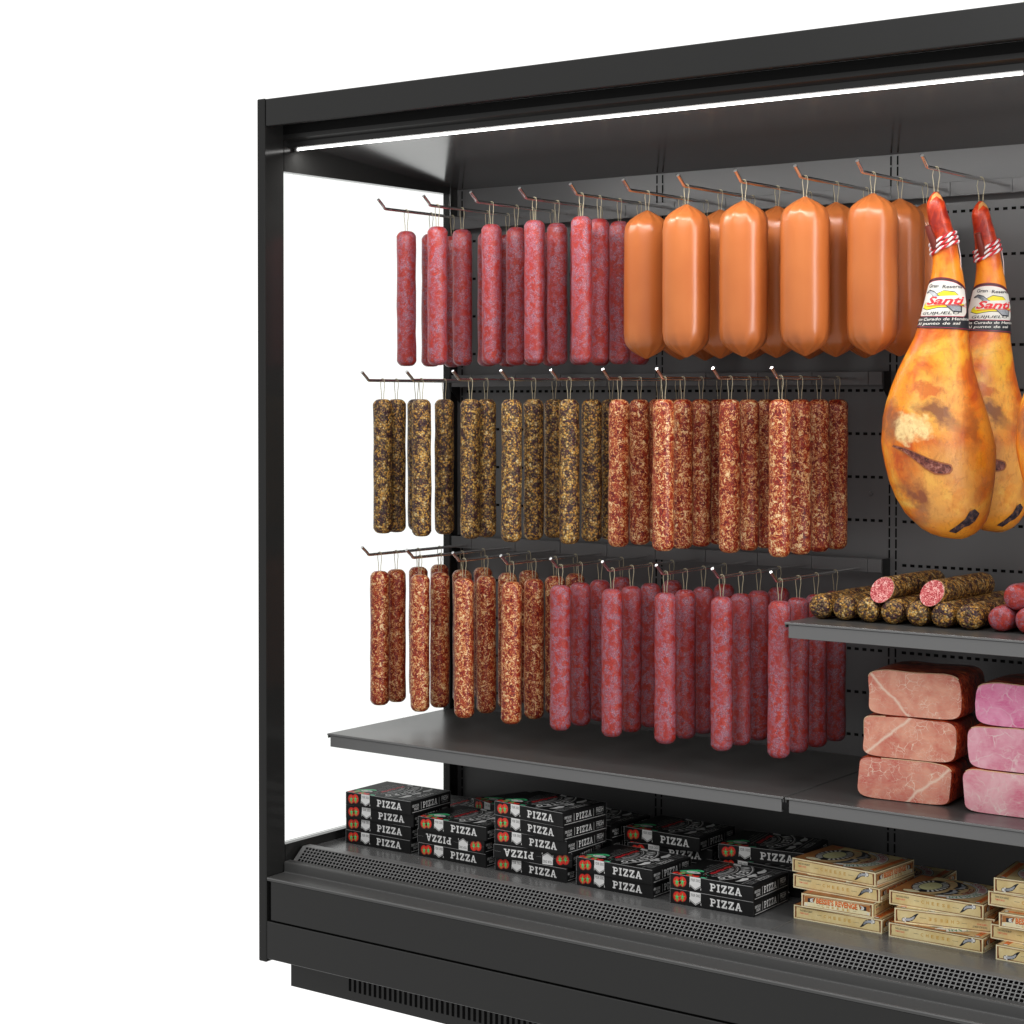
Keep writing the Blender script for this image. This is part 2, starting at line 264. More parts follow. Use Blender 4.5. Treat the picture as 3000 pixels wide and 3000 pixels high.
# ------------------------------------------------------------------ mesh helpers
class MB:
    def __init__(s): s.v = []; s.f = []; s.mi = []; s.sm = []; s.mats = []
    def midx(s, m):
        m = M[m] if isinstance(m, str) else m
        if m not in s.mats: s.mats.append(m)
        return s.mats.index(m)
    def add(s, vs, fs, m, smooth=False):
        o = len(s.v); s.v += [tuple(p) for p in vs]; i = s.midx(m)
        for f in fs: s.f.append(tuple(o+k for k in f)); s.mi.append(i); s.sm.append(smooth)
    def box(s, a, b, m, bev=0):
        (x0, y0, z0), (x1, y1, z1) = a, b
        if bev <= 0:
            vs = [(x0, y0, z0), (x1, y0, z0), (x1, y1, z0), (x0, y1, z0), (x0, y0, z1), (x1, y0, z1), (x1, y1, z1), (x0, y1, z1)]
            s.add(vs, [(0, 3, 2, 1), (4, 5, 6, 7), (0, 1, 5, 4), (1, 2, 6, 5), (2, 3, 7, 6), (3, 0, 4, 7)], m); return
        vs = []; c = bev; idx = {}
        for ix, X in ((0, x0), (1, x1)):
            for iy, Y in ((0, y0), (1, y1)):
                for iz, Z in ((0, z0), (1, z1)):
                    sx, sy, sz = (1 if ix == 0 else -1), (1 if iy == 0 else -1), (1 if iz == 0 else -1)
                    for k, d in enumerate(((0, sy*c, sz*c), (sx*c, 0, sz*c), (sx*c, sy*c, 0))):
                        idx[ix, iy, iz, k] = len(vs); vs.append((X+d[0], Y+d[1], Z+d[2]))
        I = idx; F = []
        for ix in (0, 1): F.append([I[ix, 0, 0, 0], I[ix, 1, 0, 0], I[ix, 1, 1, 0], I[ix, 0, 1, 0]])
        for iy in (0, 1): F.append([I[0, iy, 0, 1], I[1, iy, 0, 1], I[1, iy, 1, 1], I[0, iy, 1, 1]])
        for iz in (0, 1): F.append([I[0, 0, iz, 2], I[1, 0, iz, 2], I[1, 1, iz, 2], I[0, 1, iz, 2]])
        for iy in (0, 1):
            for iz in (0, 1): F.append([I[0, iy, iz, 1], I[1, iy, iz, 1], I[1, iy, iz, 2], I[0, iy, iz, 2]])
            for ix in (0, 1): F.append([I[ix, iy, 0, 0], I[ix, iy, 1, 0], I[ix, iy, 1, 1], I[ix, iy, 0, 1]])
        for ix in (0, 1):
            for iz in (0, 1): F.append([I[ix, 0, iz, 0], I[ix, 1, iz, 0], I[ix, 1, iz, 2], I[ix, 0, iz, 2]])
        for k in [(a_, b_, c_) for a_ in (0, 1) for b_ in (0, 1) for c_ in (0, 1)]: F.append([I[(*k, 0)], I[(*k, 1)], I[(*k, 2)]])
        cen = Vector(((x0+x1)/2, (y0+y1)/2, (z0+z1)/2)); out = []
        for f in F:
            p = [Vector(vs[i]) for i in f]; n = (p[1]-p[0]).cross(p[2]-p[0])
            out.append(tuple(f) if n.dot(p[0]-cen) > 0 else tuple(reversed(f)))
        s.add(vs, out, m)
    def prism(s, prof, x0, x1, m, smooth=False, caps=True):   # profile in (y,z), extruded along x
        n = len(prof); ar = sum(prof[i][0]*prof[(i+1) % n][1]-prof[(i+1) % n][0]*prof[i][1] for i in range(n))
        if ar < 0: prof = prof[::-1]
        vs = [(x0, y, z) for y, z in prof]+[(x1, y, z) for y, z in prof]
        s.add(vs, [(i, (i+1) % n, n+(i+1) % n, n+i)[::-1] for i in range(n)], m, smooth)
        if caps: s.add(vs, [tuple(range(n))[::-1], tuple(range(n, 2*n))], m)
    def ext(s, poly, axis, a, b, m):  # polygon in the plane normal to axis
        n = len(poly)
        def P(p, w): return {'x': (w, p[0], p[1]), 'y': (p[0], w, p[1]), 'z': (p[0], p[1], w)}[axis]
        vs = [P(p, a) for p in poly]+[P(p, b) for p in poly]
        s.add(vs, [(i, (i+1) % n, n+(i+1) % n, n+i) for i in range(n)]+[tuple(range(n))[::-1], tuple(range(n, 2*n))], m)
    def tube(s, pts, r, m, seg=8, closed=False, caps=True, capm=None):
        pts = [Vector(p) for p in pts]; n = len(pts); rings = []; prev = None
        for i, p in enumerate(pts):
            if closed: d = (pts[(i+1) % n]-pts[i-1]).normalized()
            else: d = (pts[min(i+1, n-1)]-pts[max(i-1, 0)]).normalized()
            if prev is None: a = d.orthogonal().normalized()
            else:
                a = prev-d*prev.dot(d); a = a.normalized() if a.length > 1e-6 else d.orthogonal().normalized()
            prev = a; b = d.cross(a); rr = r[i] if isinstance(r, (list, tuple)) else r
            rings.append([p+(a*math.cos(2*PI*k/seg)+b*math.sin(2*PI*k/seg))*rr for k in range(seg)])
        vs = [q for R in rings for q in R]; fs = []
        for i in range(n if closed else n-1):
            j = (i+1) % n
            for k in range(seg): fs.append((i*seg+k, i*seg+(k+1) % seg, j*seg+(k+1) % seg, j*seg+k))
        s.add(vs, fs, m, True)
        if caps and not closed: s.add(vs, [tuple(range(seg))[::-1], tuple(range((n-1)*seg, n*seg))], capm or m)
    def loft(s, rings, m, caps=True, smooth=True, close=True):
        k = len(rings[0]); vs = [p for R in rings for p in R]; fs = []
        for i in range(len(rings)-1):
            for j in range(k if close else k-1): fs.append((i*k+j, i*k+(j+1) % k, (i+1)*k+(j+1) % k, (i+1)*k+j))
        s.add(vs, fs, m, smooth)
        if caps: s.add(vs, [tuple(range(k))[::-1], tuple(range((len(rings)-1)*k, len(rings)*k))], m, smooth)
    def mesh(s, name):
        me = bpy.data.meshes.new(name); me.from_pydata(s.v, [], s.f)
        for m_ in s.mats: me.materials.append(m_)
        me.polygons.foreach_set('material_index', s.mi); me.polygons.foreach_set('use_smooth', s.sm); me.update(); return me
    def build(s, name, parent=None):
        o = bpy.data.objects.new(name, s.mesh(name)); C.objects.link(o)
        if parent: o.parent = parent
        return o
def tag(o, label, cat, group=None):
    o['label'] = label; o['category'] = cat
    if group: o['group'] = group
    return o
def thing(name, label, cat, loc=(0, 0, 0), rz=0, group=None):
    o = bpy.data.objects.new(name, None); C.objects.link(o); o.location = loc; o.rotation_euler = (0, 0, rz); o.empty_display_size = .02
    return tag(o, label, cat, group)
def dup(root, loc, rot, label, group=None, swap=None):
    r = root.copy(); C.objects.link(r); r.location = loc; r.rotation_euler = rot; r['label'] = label
    if group: r['group'] = group
    for ch in list(root.children):
        c = ch.copy(); C.objects.link(c); c.parent = r
    return r
ORD = ['first', 'second', 'third', 'fourth', 'fifth', 'sixth', 'seventh', 'eighth', 'ninth', 'tenth', 'eleventh', 'twelfth', 'thirteenth']

# ------------------------------------------------------------------ text geometry (Blender's built in font)
_tc = {}
def text_geo(txt, shear=0, off=0, cx=0):
    key = (txt, shear, off)
    if key in _tc: return _tc[key]
    cu = bpy.data.curves.new('t', 'FONT'); cu.body = txt; cu.size = 1; cu.shear = shear; cu.offset = off; cu.resolution_u = 2
    o = bpy.data.objects.new('t', cu); C.objects.link(o); dg = bpy.context.evaluated_depsgraph_get(); dg.update()
    me = o.evaluated_get(dg).to_mesh(); vs = [(v.co.x, v.co.y) for v in me.vertices]; fs = [tuple(p.vertices) for p in me.polygons]
    o.evaluated_get(dg).to_mesh_clear(); bpy.data.objects.remove(o); bpy.data.curves.remove(cu)
    x0 = min(v[0] for v in vs); x1 = max(v[0] for v in vs); y0 = min(v[1] for v in vs); y1 = max(v[1] for v in vs)
    vs = [((x-x0)/(x1-x0), (y-y0)/(y1-y0)) for x, y in vs]
    _tc[key] = (vs, fs); return _tc[key]
class Print:
    """flat printed art: 2D polygons with a layer number, laid on a surface by a mapping (u, v, lift) -> point"""
    def __init__(s): s.it = []
    def poly(s, pts, m, layer=0): s.it.append((list(pts), [tuple(range(len(pts)))], m, layer))
    def rect(s, x0, y0, x1, y1, m, layer=0): s.poly([(x0, y0), (x1, y0), (x1, y1), (x0, y1)], m, layer)
    def ell(s, cx, cy, a, b, m, layer=0, n=20, rot=0):
        s.poly([(cx+a*math.cos(t)*math.cos(rot)-b*math.sin(t)*math.sin(rot), cy+a*math.cos(t)*math.sin(rot)+b*math.sin(t)*math.cos(rot)) for t in [2*PI*i/n for i in range(n)]], m, layer)
    def stroke(s, pts, w, m, layer=0):
        for k in range(len(pts)-1):
            (x0, y0), (x1, y1) = pts[k], pts[k+1]; L = math.hypot(x1-x0, y1-y0) or 1e-9
            wa = w[k] if isinstance(w, list) else w; wb = w[k+1] if isinstance(w, list) else w
            nx, ny = -(y1-y0)/L/2, (x1-x0)/L/2
            s.poly([(x0-nx*wa, y0-ny*wa), (x1-nx*wb, y1-ny*wb), (x1+nx*wb, y1+ny*wb), (x0+nx*wa, y0+ny*wa)], m, layer+.12*(k % 2))
    def text(s, txt, x0, y0, x1, y1, m, layer=1, shear=0, off=0):
        vs, fs = text_geo(txt, shear, off)
        s.it.append(([(x0+u*(x1-x0), y0+v*(y1-y0)) for u, v in vs], fs, m, layer))
    def band(s, pts_lo, pts_hi, m, layer=0):
        n = len(pts_lo); s.it.append((list(pts_lo)+list(pts_hi), [(i, i+1, n+i+1, n+i) for i in range(n-1)], m, layer))
    def merge(s, o, f, dl=0):
        for pts, fs, m, l in o.it: s.it.append(([f(*p) for p in pts], fs, m, l+dl))
    def lay(s, mb, fn):
        for pts, fs, m, l in s.it:
            P = [fn(x, y, .00022+.00007*l) for x, y in pts]
            f0 = fs[0]; a, b, c = (Vector(P[f0[i]]) for i in (0, 1, 2)); n = (b-a).cross(c-a)
            q = Vector(fn(pts[f0[0]][0], pts[f0[0]][1], .01))-a
            mb.add(P, fs if n.dot(q) > 0 else [tuple(reversed(f)) for f in fs], m)
def refine(P, mx):
    Q = Print()
    def sub(a, b, c, m, l, dep):
        e = [(math.hypot(a[0]-b[0], a[1]-b[1]), 0), (math.hypot(b[0]-c[0], b[1]-c[1]), 1), (math.hypot(c[0]-a[0], c[1]-a[1]), 2)]; L_, k = max(e)
        if L_ <= mx or dep > 9: out.append((a, b, c)); return
        if k == 1: a, b, c = b, c, a
        elif k == 2: a, b, c = c, a, b
        mid = ((a[0]+b[0])/2, (a[1]+b[1])/2); sub(a, mid, c, m, l, dep+1); sub(mid, b, c, m, l, dep+1)
    for pts, fs, m, l in P.it:
        out = []
        for f in fs:
            for k in range(1, len(f)-1): sub(pts[f[0]], pts[f[k]], pts[f[k+1]], m, l, 0)
        vs = [p for t_ in out for p in t_]; Q.it.append((vs, [(3*i, 3*i+1, 3*i+2) for i in range(len(out))], m, l))
    return Q
def slab(p, word, x0, y0, x1, y1, m, layer=1):
    """bold slab serif capitals drawn from strokes"""
    G = {'P': (1, [(.05, 0, .55, .13), (.05, .87, .35, 1), (.2, .1, .42, .9)], [[(.35, .93), (.75, .90), (.92, .72), (.80, .52), (.38, .46)]], .15),
         'I': (.62, [(.08, 0, .92, .13), (.08, .87, .92, 1), (.32, .1, .68, .9)], [], .1),
         'Z': (1, [(.06, 0, .94, .13), (.06, .87, .94, 1), (.06, .68, .2, .9), (.8, .1, .94, .34)], [[(.80, .92), (.2, .08)]], .22),
         'A': (1.12, [(.0, 0, .34, .12), (.6, 0, 1, .12), (.3, .3, .72, .41)], [[(.17, .06), (.46, 1)], [(.80, .04), (.5, 1)]], .17)}
    tot = sum(G[c][0]+.14 for c in word)-.14; sc = (x1-x0)/tot; x = x0
    for c in word:
        w, rs, st, sw = G[c]; k = 0
        for (a, b, c2, d) in rs: p.rect(x+a*w*sc, y0+b*(y1-y0), x+c2*w*sc, y0+d*(y1-y0), m, layer+k); k += .15
        for s_ in st: p.stroke([(x+a*w*sc, y0+b*(y1-y0)) for a, b in s_], sw*sc, m, layer+k); k += .3
        x += (w+.14)*sc
def arc_text(p, word, cx, cy, r, a0, a1, h, w, m, layer=1, off=.02):
    n = len(word)
    for i, ch in enumerate(word):
        if ch == ' ': continue
        a = a0+(a1-a0)*(i+.5)/n; ux, uy = math.sin(a), math.cos(a)
        vs, fs = text_geo(ch, 0, off)
        ww = w*(.45 if ch in "I'" else 1)
        p.it.append(([(cx+ux*(r+(v-.5)*h)+uy*(u-.5)*ww, cy+uy*(r+(v-.5)*h)-ux*(u-.5)*ww) for u, v in vs], fs, m, layer))
def arc_band(p, cx, cy, r0, r1, a0, a1, m, layer=0, n=20):
    A = [a0+(a1-a0)*i/n for i in range(n+1)]
    p.band([(cx+math.sin(a)*r0, cy+math.cos(a)*r0) for a in A], [(cx+math.sin(a)*r1, cy+math.cos(a)*r1) for a in A], m, layer)

# ================================================================== the refrigerated display cabinet
XE = 2.338; U0, UP = .0074, .5771; YW = .6924
UPR = [U0+UP*i for i in range(5)]
cab = thing('display_refrigerator', 'open charcoal supermarket display refrigerator with lit canopy, glass side and slotted back wall', 'refrigerator')
def side(x0, x1, gx):
    b = MB()
    b.box((x0, 0, .1300), (x1, .0632, 2.03), 'side', .0022)
    b.box((x0, .0634, 1.876), (x1, .663, 2.0288), 'side'); b.box((x0, .0634, .1312), (x1, .663, .3802), 'side')
    b.box((x0, .6632, .1300), (x1, .752, 2.03), 'side', .0022)
    o = b.build('side_panel', cab)
    g_ = MB(); g_.box((gx-.002, .0634, .3804), (gx+.002, .6630, 1.8758), 'glass'); g_.build('glass_pane', o)
side(-.0234, 0, -.017); side(XE, XE+.0234, XE+.017)
b = MB()   # canopy
b.box((.0027, .0004, 1.9695), (XE-.0027, .012, 2.0285), 'body', .0016); b.box((.0027, .0122, 2.0240), (XE-.0027, .75, 2.0283), 'body')
b.box((.0027, .0122, 1.9700), (XE-.0027, .0182, 1.9725), 'body')
b.box((.0029, .0184, 1.9761), (XE-.0029, .0600, 1.9790), 'dark'); b.build('canopy', cab)
b = MB()
b.prism([(.0602, 1.9758), (.0602, 1.9474), (.0743, 1.9410), (.0743, 1.9290), (.0900, 1.9290), (.0900, 1.9425), (.16, 1.95), (.16, 1.9758)],   .0003, XE-.0003, 'body')
b.box((.0005, .0594, 1.9565), (XE-.0005, .0600, 1.9757), 'dark'); b.build('light_duct', cab)  # the black strip paints the canopy's shade onto the upper duct face
b = MB()
b.prism([(.0904, 1.9417), (.6922, 1.8880), (.6922, 1.8915), (.0904, 1.9452)], .0003, XE-.0003, 'ceil'); b.build('ceiling_panel', cab)
for x0, x1 in ((.0102, 1.673), (1.694, 2.325)):
    b = MB(); b.tube([(x0, .0972, 1.9272), (x1, .0972, 1.9274)], .0023, 'led', 12); o = b.build('led_tube', cab)
    c_ = MB()
    for q in (x0-.006, x1+.0005): c_.box((q, .0930, 1.9232), (q+.0055, .1014, 1.9316), 'ledcap')
    c_.build('end_cap', o)
    l_ = area('led_lamp', ((x0+x1)/2, .0985, 1.9236), ((x0+x1)/2, .20, 1.60), x1-x0-.01, .006, 5.5*(x1-x0)/1.66, (1, .985, .96))
b = MB()   # back wall, with its rows of punched slots
b.box((.0003, YW, .31), (XE-.0003, .706, 1.96), 'inner')
def dash(x0, x1, z0, z1): b.add([(x0, YW-.0006, z0), (x1, YW-.0006, z0), (x1, YW-.0006, z1), (x0, YW-.0006, z1)], [(0, 1, 2, 3)], 'black')
for k in range(13):
    zc = 1.7600-.09226*k
    for u in UPR[:-1]:
        for i in range(30): x = u+.0221+.01802*i; dash(x, x+.0095, zc-.0029, zc+.0029)
zz = 1.1224+.0231*33
while zz > .37:
    for u in UPR:
        for s_ in (-1, 1):
            xa = u+s_*.0076
            if .001 < xa-.0018 and xa+.0018 < XE: dash(xa-.0018, xa+.0018, zz-.0189, zz)
    zz -= .0231
o = b.build('back_panel', cab)
b = MB()
for x_, z_ in ((1.112, 1.172), (1.112, .731), (1.69, 1.172), (.535, 1.172)): b.tube([(x_, YW, z_), (x_, YW-.0025, z_)], [.0055, .0042], 'inner', 14)
b.build('screw', cab)
for x0, x1 in ((.0005, UPR[1]-.0006), (UPR[1]+.0006, UPR[2]-.0006), (UPR[2]+.0006, UPR[3]-.0006), (UPR[3]+.0006, XE-.0005)):
    b = MB(); b.box((x0, .1302, .356), (x1, .6920, .361), 'tray', .0006); b.build('deck_tray', cab)
b = MB(); b.box((.0005, .1302, .3500), (XE-.0005, .6920, .3535), 'dark'); b.build('tray_base', cab)
b = MB()
b.prism([(.0000, .3162), (.0006, .3186), (.0022, .3194), (.0535, .3199), (.0555, .3206), (.0562, .3225), (.0562, .3405), (.0570, .3430), (.0590, .3441), (.0752, .3443), (.0752, .3120), (.0000, .3120)], .0032, XE-.0032, 'sill', False)
b.box((.0034, -.0006, .3164), (XE-.0034, -.0001, .3188), 'rail'); b.box((.0034, .0548, .3202), (XE-.0034, .0554, .3214), 'rail')  # pale strips: painted highlights along the ledge edge and the riser fillet
b.build('bumper', cab)
# air return grille: a real lattice of bars over a dark channel
b = MB(); A_, B_ = Vector((0, .0756, .3443)), Vector((0, .1072, .3702)); dv = (B_-A_); Ls = dv.length; dv = dv/Ls; nv = Vector((0, -dv.z, dv.y))
def gp(x, s_, h): p = A_+dv*s_+nv*h; return (x, p.y, p.z)
def bar(x0, x1, s0, s1, h0, h1, m_):
    vs = [gp(x, s_, h) for h in (h0, h1) for x, s_ in ((x0, s0), (x1, s0), (x1, s1), (x0, s1))]
    b.add(vs, [(0, 3, 2, 1), (4, 5, 6, 7), (0, 1, 5, 4), (1, 2, 6, 5), (2, 3, 7, 6), (3, 0, 4, 7)], m_)
ph, hh, s0 = .00824, .0062, .0002
xs = .0240; nx = int((XE-.024-xs)/.0097)
ed = [(-.0, s0)]+[(s0+ph*i+hh, s0+ph*(i+1)) for i in range(4)]+[(s0+4*ph+hh, Ls)]
for a_, c_ in ed: bar(.0125, XE-.0125, a_, c_, -.0010, 0, 'grille')
bar(.0125, xs, s0, s0+4*ph+hh, -.0011, -.0001, 'grille'); bar(xs+nx*.0097-.0025, XE-.0125, s0, s0+4*ph+hh, -.0011, -.0001, 'grille')
for i in range(nx-1): x = xs+.0097*i+.0072; bar(x, x+.0025, s0, s0+4*ph+hh, -.0011, -.0001, 'grille')
b.box((.0125, .1073, .3690), (XE-.0125, .1298, .3704), 'grille', .0005); b.box((.0125, .1290, .3612), (XE-.0125, .1298, .3689), 'grille')
b.build('air_grille', cab)
b = MB(); b.prism([(.0756, .3120), (.1285, .3120), (.1285, .3660), (.1080, .3660), (.0800, .3420)], .0130, XE-.013, 'black'); b.build('air_channel', cab)
b = MB(); b.box((.0137, .0002, .2258), (XE-.0137, .0118, .3118), 'body', .0012); b.build('front_panel', cab)
b = MB(); b.box((.0012, .0004, .1382), (XE-.0012, .0120, .2216), 'body', .0014); b.build('lower_panel', cab)
b = MB(); b.box((.0006, .0122, .1384), (XE-.0006, .74, .3110), 'dark'); b.build('base_housing', cab)
b = MB(); b.box((.0, .0800, .0586), (XE, .70, .1378), 'body', .0006)
for i in range(150):
    x = .1714+.0142*i
    if x < XE-.1: b.add([(x, .0794, .0796), (x+.0066, .0794, .0796), (x+.0066, .0794, .1085), (x, .0794, .1085)], [(0, 1, 2, 3)], 'black')
b.build('kick_plate', cab)

# ------------------------------------------------------------------ shelves
def shelf(label, x0, x1, yf, z, group):
    r = thing('display_shelf', label, 'shelf', (x0, yf, z), 0, group); L = x1-x0; D = .690-yf
    b = MB(); b.box((0, 0, -.0042), (L, D, 0), 'deck', .0016)
    for q in (0, L-.0022): b.box((q, .002, -.0105), (q+.0022, D, -.0044), 'deck')
    b.box((.0006, -.0014, -.0040), (L-.0006, -.0001, -.0002), 'rail', .0004); b.build('shelf_board', r)
    b = MB(); b.box((.0078, .0012, -.0300), (L-.0052, .0050, -.0046), 'rail', .0008); b.box((.0078, .0052, -.0300), (L-.0052, .0120, -.0285), 'rail'); b.build('price_rail', r)
    for q in (.0100, L-.0140):
        b = MB(); b.ext([(.05, -.0110), (D, -.0110), (D, -.050), (D-.030, -.052), (D-.060, -.046), (D-.10, -.030), (D-.14, -.022), (.05, -.018)], 'x', q, q+.0022, 'inner'); b.build('bracket', r)
    return r
G_SH = 'grey shelves in the cabinet'
shelf('wide grey lower shelf, empty, under the hanging sausages on the left', -.0060, UPR[2]-.0016, .2111, .6075, G_SH)
shelf('grey lower shelf carrying the stacked blocks of smoked ham', UPR[2]+.0022, UPR[4]-.001, .2111, .6075, G_SH)
shelf('grey upper shelf carrying the salamis lying side by side', UPR[2]+.0032, UPR[4]-.001, .2050, .9455, G_SH)

# ------------------------------------------------------------------ hook rails and hooks
def rail(label, x0, x1, z0, z1, seam0):
    r = thing('hook_rail', label, 'rail', (x0, .6554, z0), 0, 'grey hook rails across the back wall')
    b = MB(); L = x1-x0; h = z1-z0; b.box((.0005, .0022, .0006), (L-.0005, .0125, h-.0006), 'inner')
    cuts = [0]+[s_-x0 for s_ in [seam0+.1312*k for k in range(20)] if .01 < s_-x0 < L-.01]+[L]
    for a_, c_ in zip(cuts, cuts[1:]): b.box((a_+.0006, 0, 0), (c_-.0006, .0021, h), 'inner', .0005)
    b.build('rail_bar', r)
    for q in (-.0020, L+.0010):
        b = MB(); b.ext([(.0, h+.0006), (.0366, h+.0006), (.0366, -.040), (.0, -.0075)], 'x', q, q+.0016, 'body'); b.build('bracket', r)
rail('top hook rail, the longest, behind the marbled salamis, orange sausages and hams', .0093, 2.31, 1.7880, 1.8176, .1212)
rail('middle hook rail behind the mustard seed and red salamis', .0093, 1.1535, 1.4022, 1.4308, .0719)
rail('bottom hook rail, lowest of the three, above the empty shelf', .0093, 1.1535, 1.0070, 1.0355, .0719)
ROWS = {'top': (.1036, 1.8049), 'middle': (.0543, 1.4152), 'bottom': (.0543, 1.0147)}
def hook_mesh():
    b = MB(); b.tube([(0, .6540, 0), (0, .2905, 0), (0, .2865, .0006), (0, .2838, .0026), (0, .2815, .0053), (0, .2632, .0192)], .0035, 'chrome', 14, capm='tipcap')
    return b
hk = None
for row, n in (('top', 13), ('middle', 9), ('bottom', 9)):
    x0, z = ROWS[row]
    for i in range(n):
        if row == 'top' and i == 11: continue
        lab = 'chrome hook rod with upturned tip, %s from left in the %s row' % (ORD[i], row)
        if hk is None: hk = hook_mesh().build('hook_rod'); hk.location = (x0, 0, z); tag(hk, lab, 'hook', 'chrome hooks')
        else:
            h = hk.copy(); C.objects.link(h); h.location = (x0+.1312*i, 0, z); h['label'] = lab

# ------------------------------------------------------------------ sausages
def casing(R, L, m_, prof_top, seg=30, seed=1, pucker=0, wav=.0006):
    rnd = random.Random(seed); b = MB(); zs = []
    for d, f in prof_top: zs.append((d, f))
    nmid = 9; d0 = prof_top[-1][0]
    for i in range(1, nmid): zs.append((d0+(L-2*d0)*i/nmid, 1))
    for d, f in reversed(prof_top): zs.append((L-d, f))
    rings = []; ph = [rnd.uniform(0, 6.28) for _ in range(6)]
    for z, f in zs:
        ring = []
        for k in range(seg):
            t_ = 2*PI*k/seg; rr = R*f
            if f < 1 and pucker: rr *= 1+pucker*(1-f)**.5*(1-2*abs(math.sin(t_*6+ph[0]+(z if z < L/2 else L-z)*14+.5*math.sin(3*t_))))*(1 if f > .1 else .3)
            rr += wav*f*(math.sin(z*47+ph[1]+2*t_)+.6*math.sin(z*90+ph[2]-3*t_)+.5*math.sin(z*23+ph[3]+t_))
            ring.append((rr*math.cos(t_), rr*math.sin(t_), -z))
        rings.append(ring)
    b.loft(rings[::-1], m_); return b
CAP = [(0, .30), (.0009, .58), (.0042, .80), (.0098, .965), (.0125, 1.0)]
BCAP = [(0, .06), (.003, .17), (.008, .37), (.014, .57), (.020, .74), (.027, .875), (.036, .96), (.052, 1.0)]
def loop_mesh(drop, wtop=.0062, wbot=.0030):
    b = MB(); rr = .0043; pts = [(-wbot, 0, -drop-.002), (-wbot*1.2, .0002, -drop*.7), (-wtop, .0004, -drop*.25), (-rr*1.25, .0003, -.001)]
    pts += [(rr*1.15*math.cos(a), 0, rr*1.05*math.sin(a)) for a in [PI*(1-i/7) for i in range(8)]]
    pts += [(rr*1.25, -.0003, -.001), (wtop, -.0004, -drop*.25), (wbot*1.2, -.0002, -drop*.7), (wbot, 0, -drop-.002)]
    b.tube(pts, .00078, 'string', 6); return b
def proto_sausage(kind, seed, drop):
    r = bpy.data.objects.new({'bologna': 'bologna_sausage'}.get(kind, 'salami'), None); C.objects.link(r); r.empty_display_size = .02
    if kind == 'bologna': c_ = casing(.0482, .3105, 'bologna', BCAP, 72, seed, .09, .0002).build('casing', r)
    else: c_ = casing(.0222, .311, {'pink': 'pink', 'redwhite': 'redwhite', 'mustard': 'mustard'}[kind], CAP, 30, seed, 0, .0005).build('casing', r)
    c_.location = (0, 0, -drop); loop_mesh(drop).build('hanging_loop', r); return r
Y_TOP = [[.3637, .4565, .5376], [.3126, .4041, .5006, .5806], [.3398, .4341, .4961, .5757], [.3188, .405, .4965, .5769], [.3056, .374, .4536, .534],
         [.3577, .4936, .6000], [.2968, .4337, .5721], [.2984, .4376, .5791], [.3057, .4397, .5751], [.3313, .4531, .5715]]
Y_MID = [[.3376, .3878, .4626], [.3164, .4013], [.3281, .3859], [.3039, .3862, .4659], [.3317, .4205, .4974],
         [.3282, .4065, .4847, .5631], [.2909, .3662, .4412, .5165], [.3321, .409, .4855, .5618], [.3002, .3828, .465, .5473]]
Y_BOT = [[.3266, .3866, .4684, .551], [.3118, .3855, .4685, .5503], [.3042, .3861, .4692, .5523], [.3042, .3876, .4697, .5509], [.3007, .3761, .4536, .5407],
         [.3008, .3759, .4527, .5406], [.2997, .3776, .4528, .5403], [.3006, .3787, .4541, .5406], [.3006, .3776, .4553, .5409]]
DESC = {'pink': 'pink marbled salami', 'mustard': 'mustard seed crusted salami', 'redwhite': 'red salami with white fat flecks', 'bologna': 'fat orange sausage'}
GRP = {'pink': 'pink salamis hanging on hooks', 'mustard': 'mustard crusted salamis hanging on hooks', 'redwhite': 'red and white salamis hanging on hooks', 'bologna': 'orange sausages hanging on hooks'}
protos = {}
rnd = random.Random(3)
for row, table, drop in (('top', Y_TOP, .0455), ('middle', Y_MID, .0430), ('bottom', Y_BOT, .0400)):
    x0, z = ROWS[row]
    for i, ys in enumerate(table):
        kind = ('bologna' if i >= 5 else 'pink') if row == 'top' else ('mustard' if i < 5 else 'redwhite') if row == 'middle' else ('redwhite' if i < 4 else 'pink')
        dr = .0370 if kind == 'bologna' else drop
        for j, y in enumerate(ys):
            lab = '%s, %s from front, %s hook from left, %s row' % (DESC[kind], ORD[j], ORD[i], row)
            v = rnd.randrange(2); key = (kind, row, v)
            loc = (x0+.1312*i, y, z); rot = (rnd.uniform(-.004, .004), rnd.uniform(-.004, .004), rnd.uniform(-.06, .06))
            if key not in protos:
                r = proto_sausage(kind, 5+v, dr); protos[key] = r; r.location = loc; r.rotation_euler = rot; tag(r, lab, 'sausage', GRP[kind])
            else: r = dup(protos[key], loc, rot, lab)
            for c_ in r.children:
                if c_.name.startswith('casing') and kind != 'bologna': c_.rotation_euler = (0, 0, rnd.uniform(-PI, PI))

# ------------------------------------------------------------------ cured hams
HAM = [(1.7616, -.0044, .0049), (1.7537, -.011, .0096), (1.7431, -.0162, .0156), (1.7325, -.0173, .0187), (1.7219, -.0158, .0217), (1.7086, -.0131, .0268), (1.6954, -.0117, .0304), (1.6821, -.0093, .0352), (1.6662, -.0083, .0395), (1.649, -.0059, .042), (1.6291, -.0051, .0461), (1.6092, -.0067, .0504), (1.5892, -.0102, .0536), (1.5523, -.0192, .0586), (1.5269, -.0258, .0595), (1.5082, -.0324, .0606), (1.4881, -.0391, .0622), (1.4582, -.0546, .0673), (1.4282, -.0695, .0727), (1.3983, -.0813, .0811), (1.3684, -.0909, .091), (1.3385, -.0975, .1001), (1.2935, -.1003, .1123), (1.2781, -.0987, .1147), (1.2482, -.0926, .1141), (1.2182, -.085, .112), (1.1882, -.0729, .1077), (1.1582, -.0548, .1026), (1.1432, -.0397, .0974), (1.1282, -.0231, .0863), (1.1192, -.0066, .0758), (1.1132, .0114, .0639), (1.1094, .0354, .0534)]
HZ0 = 1.8049
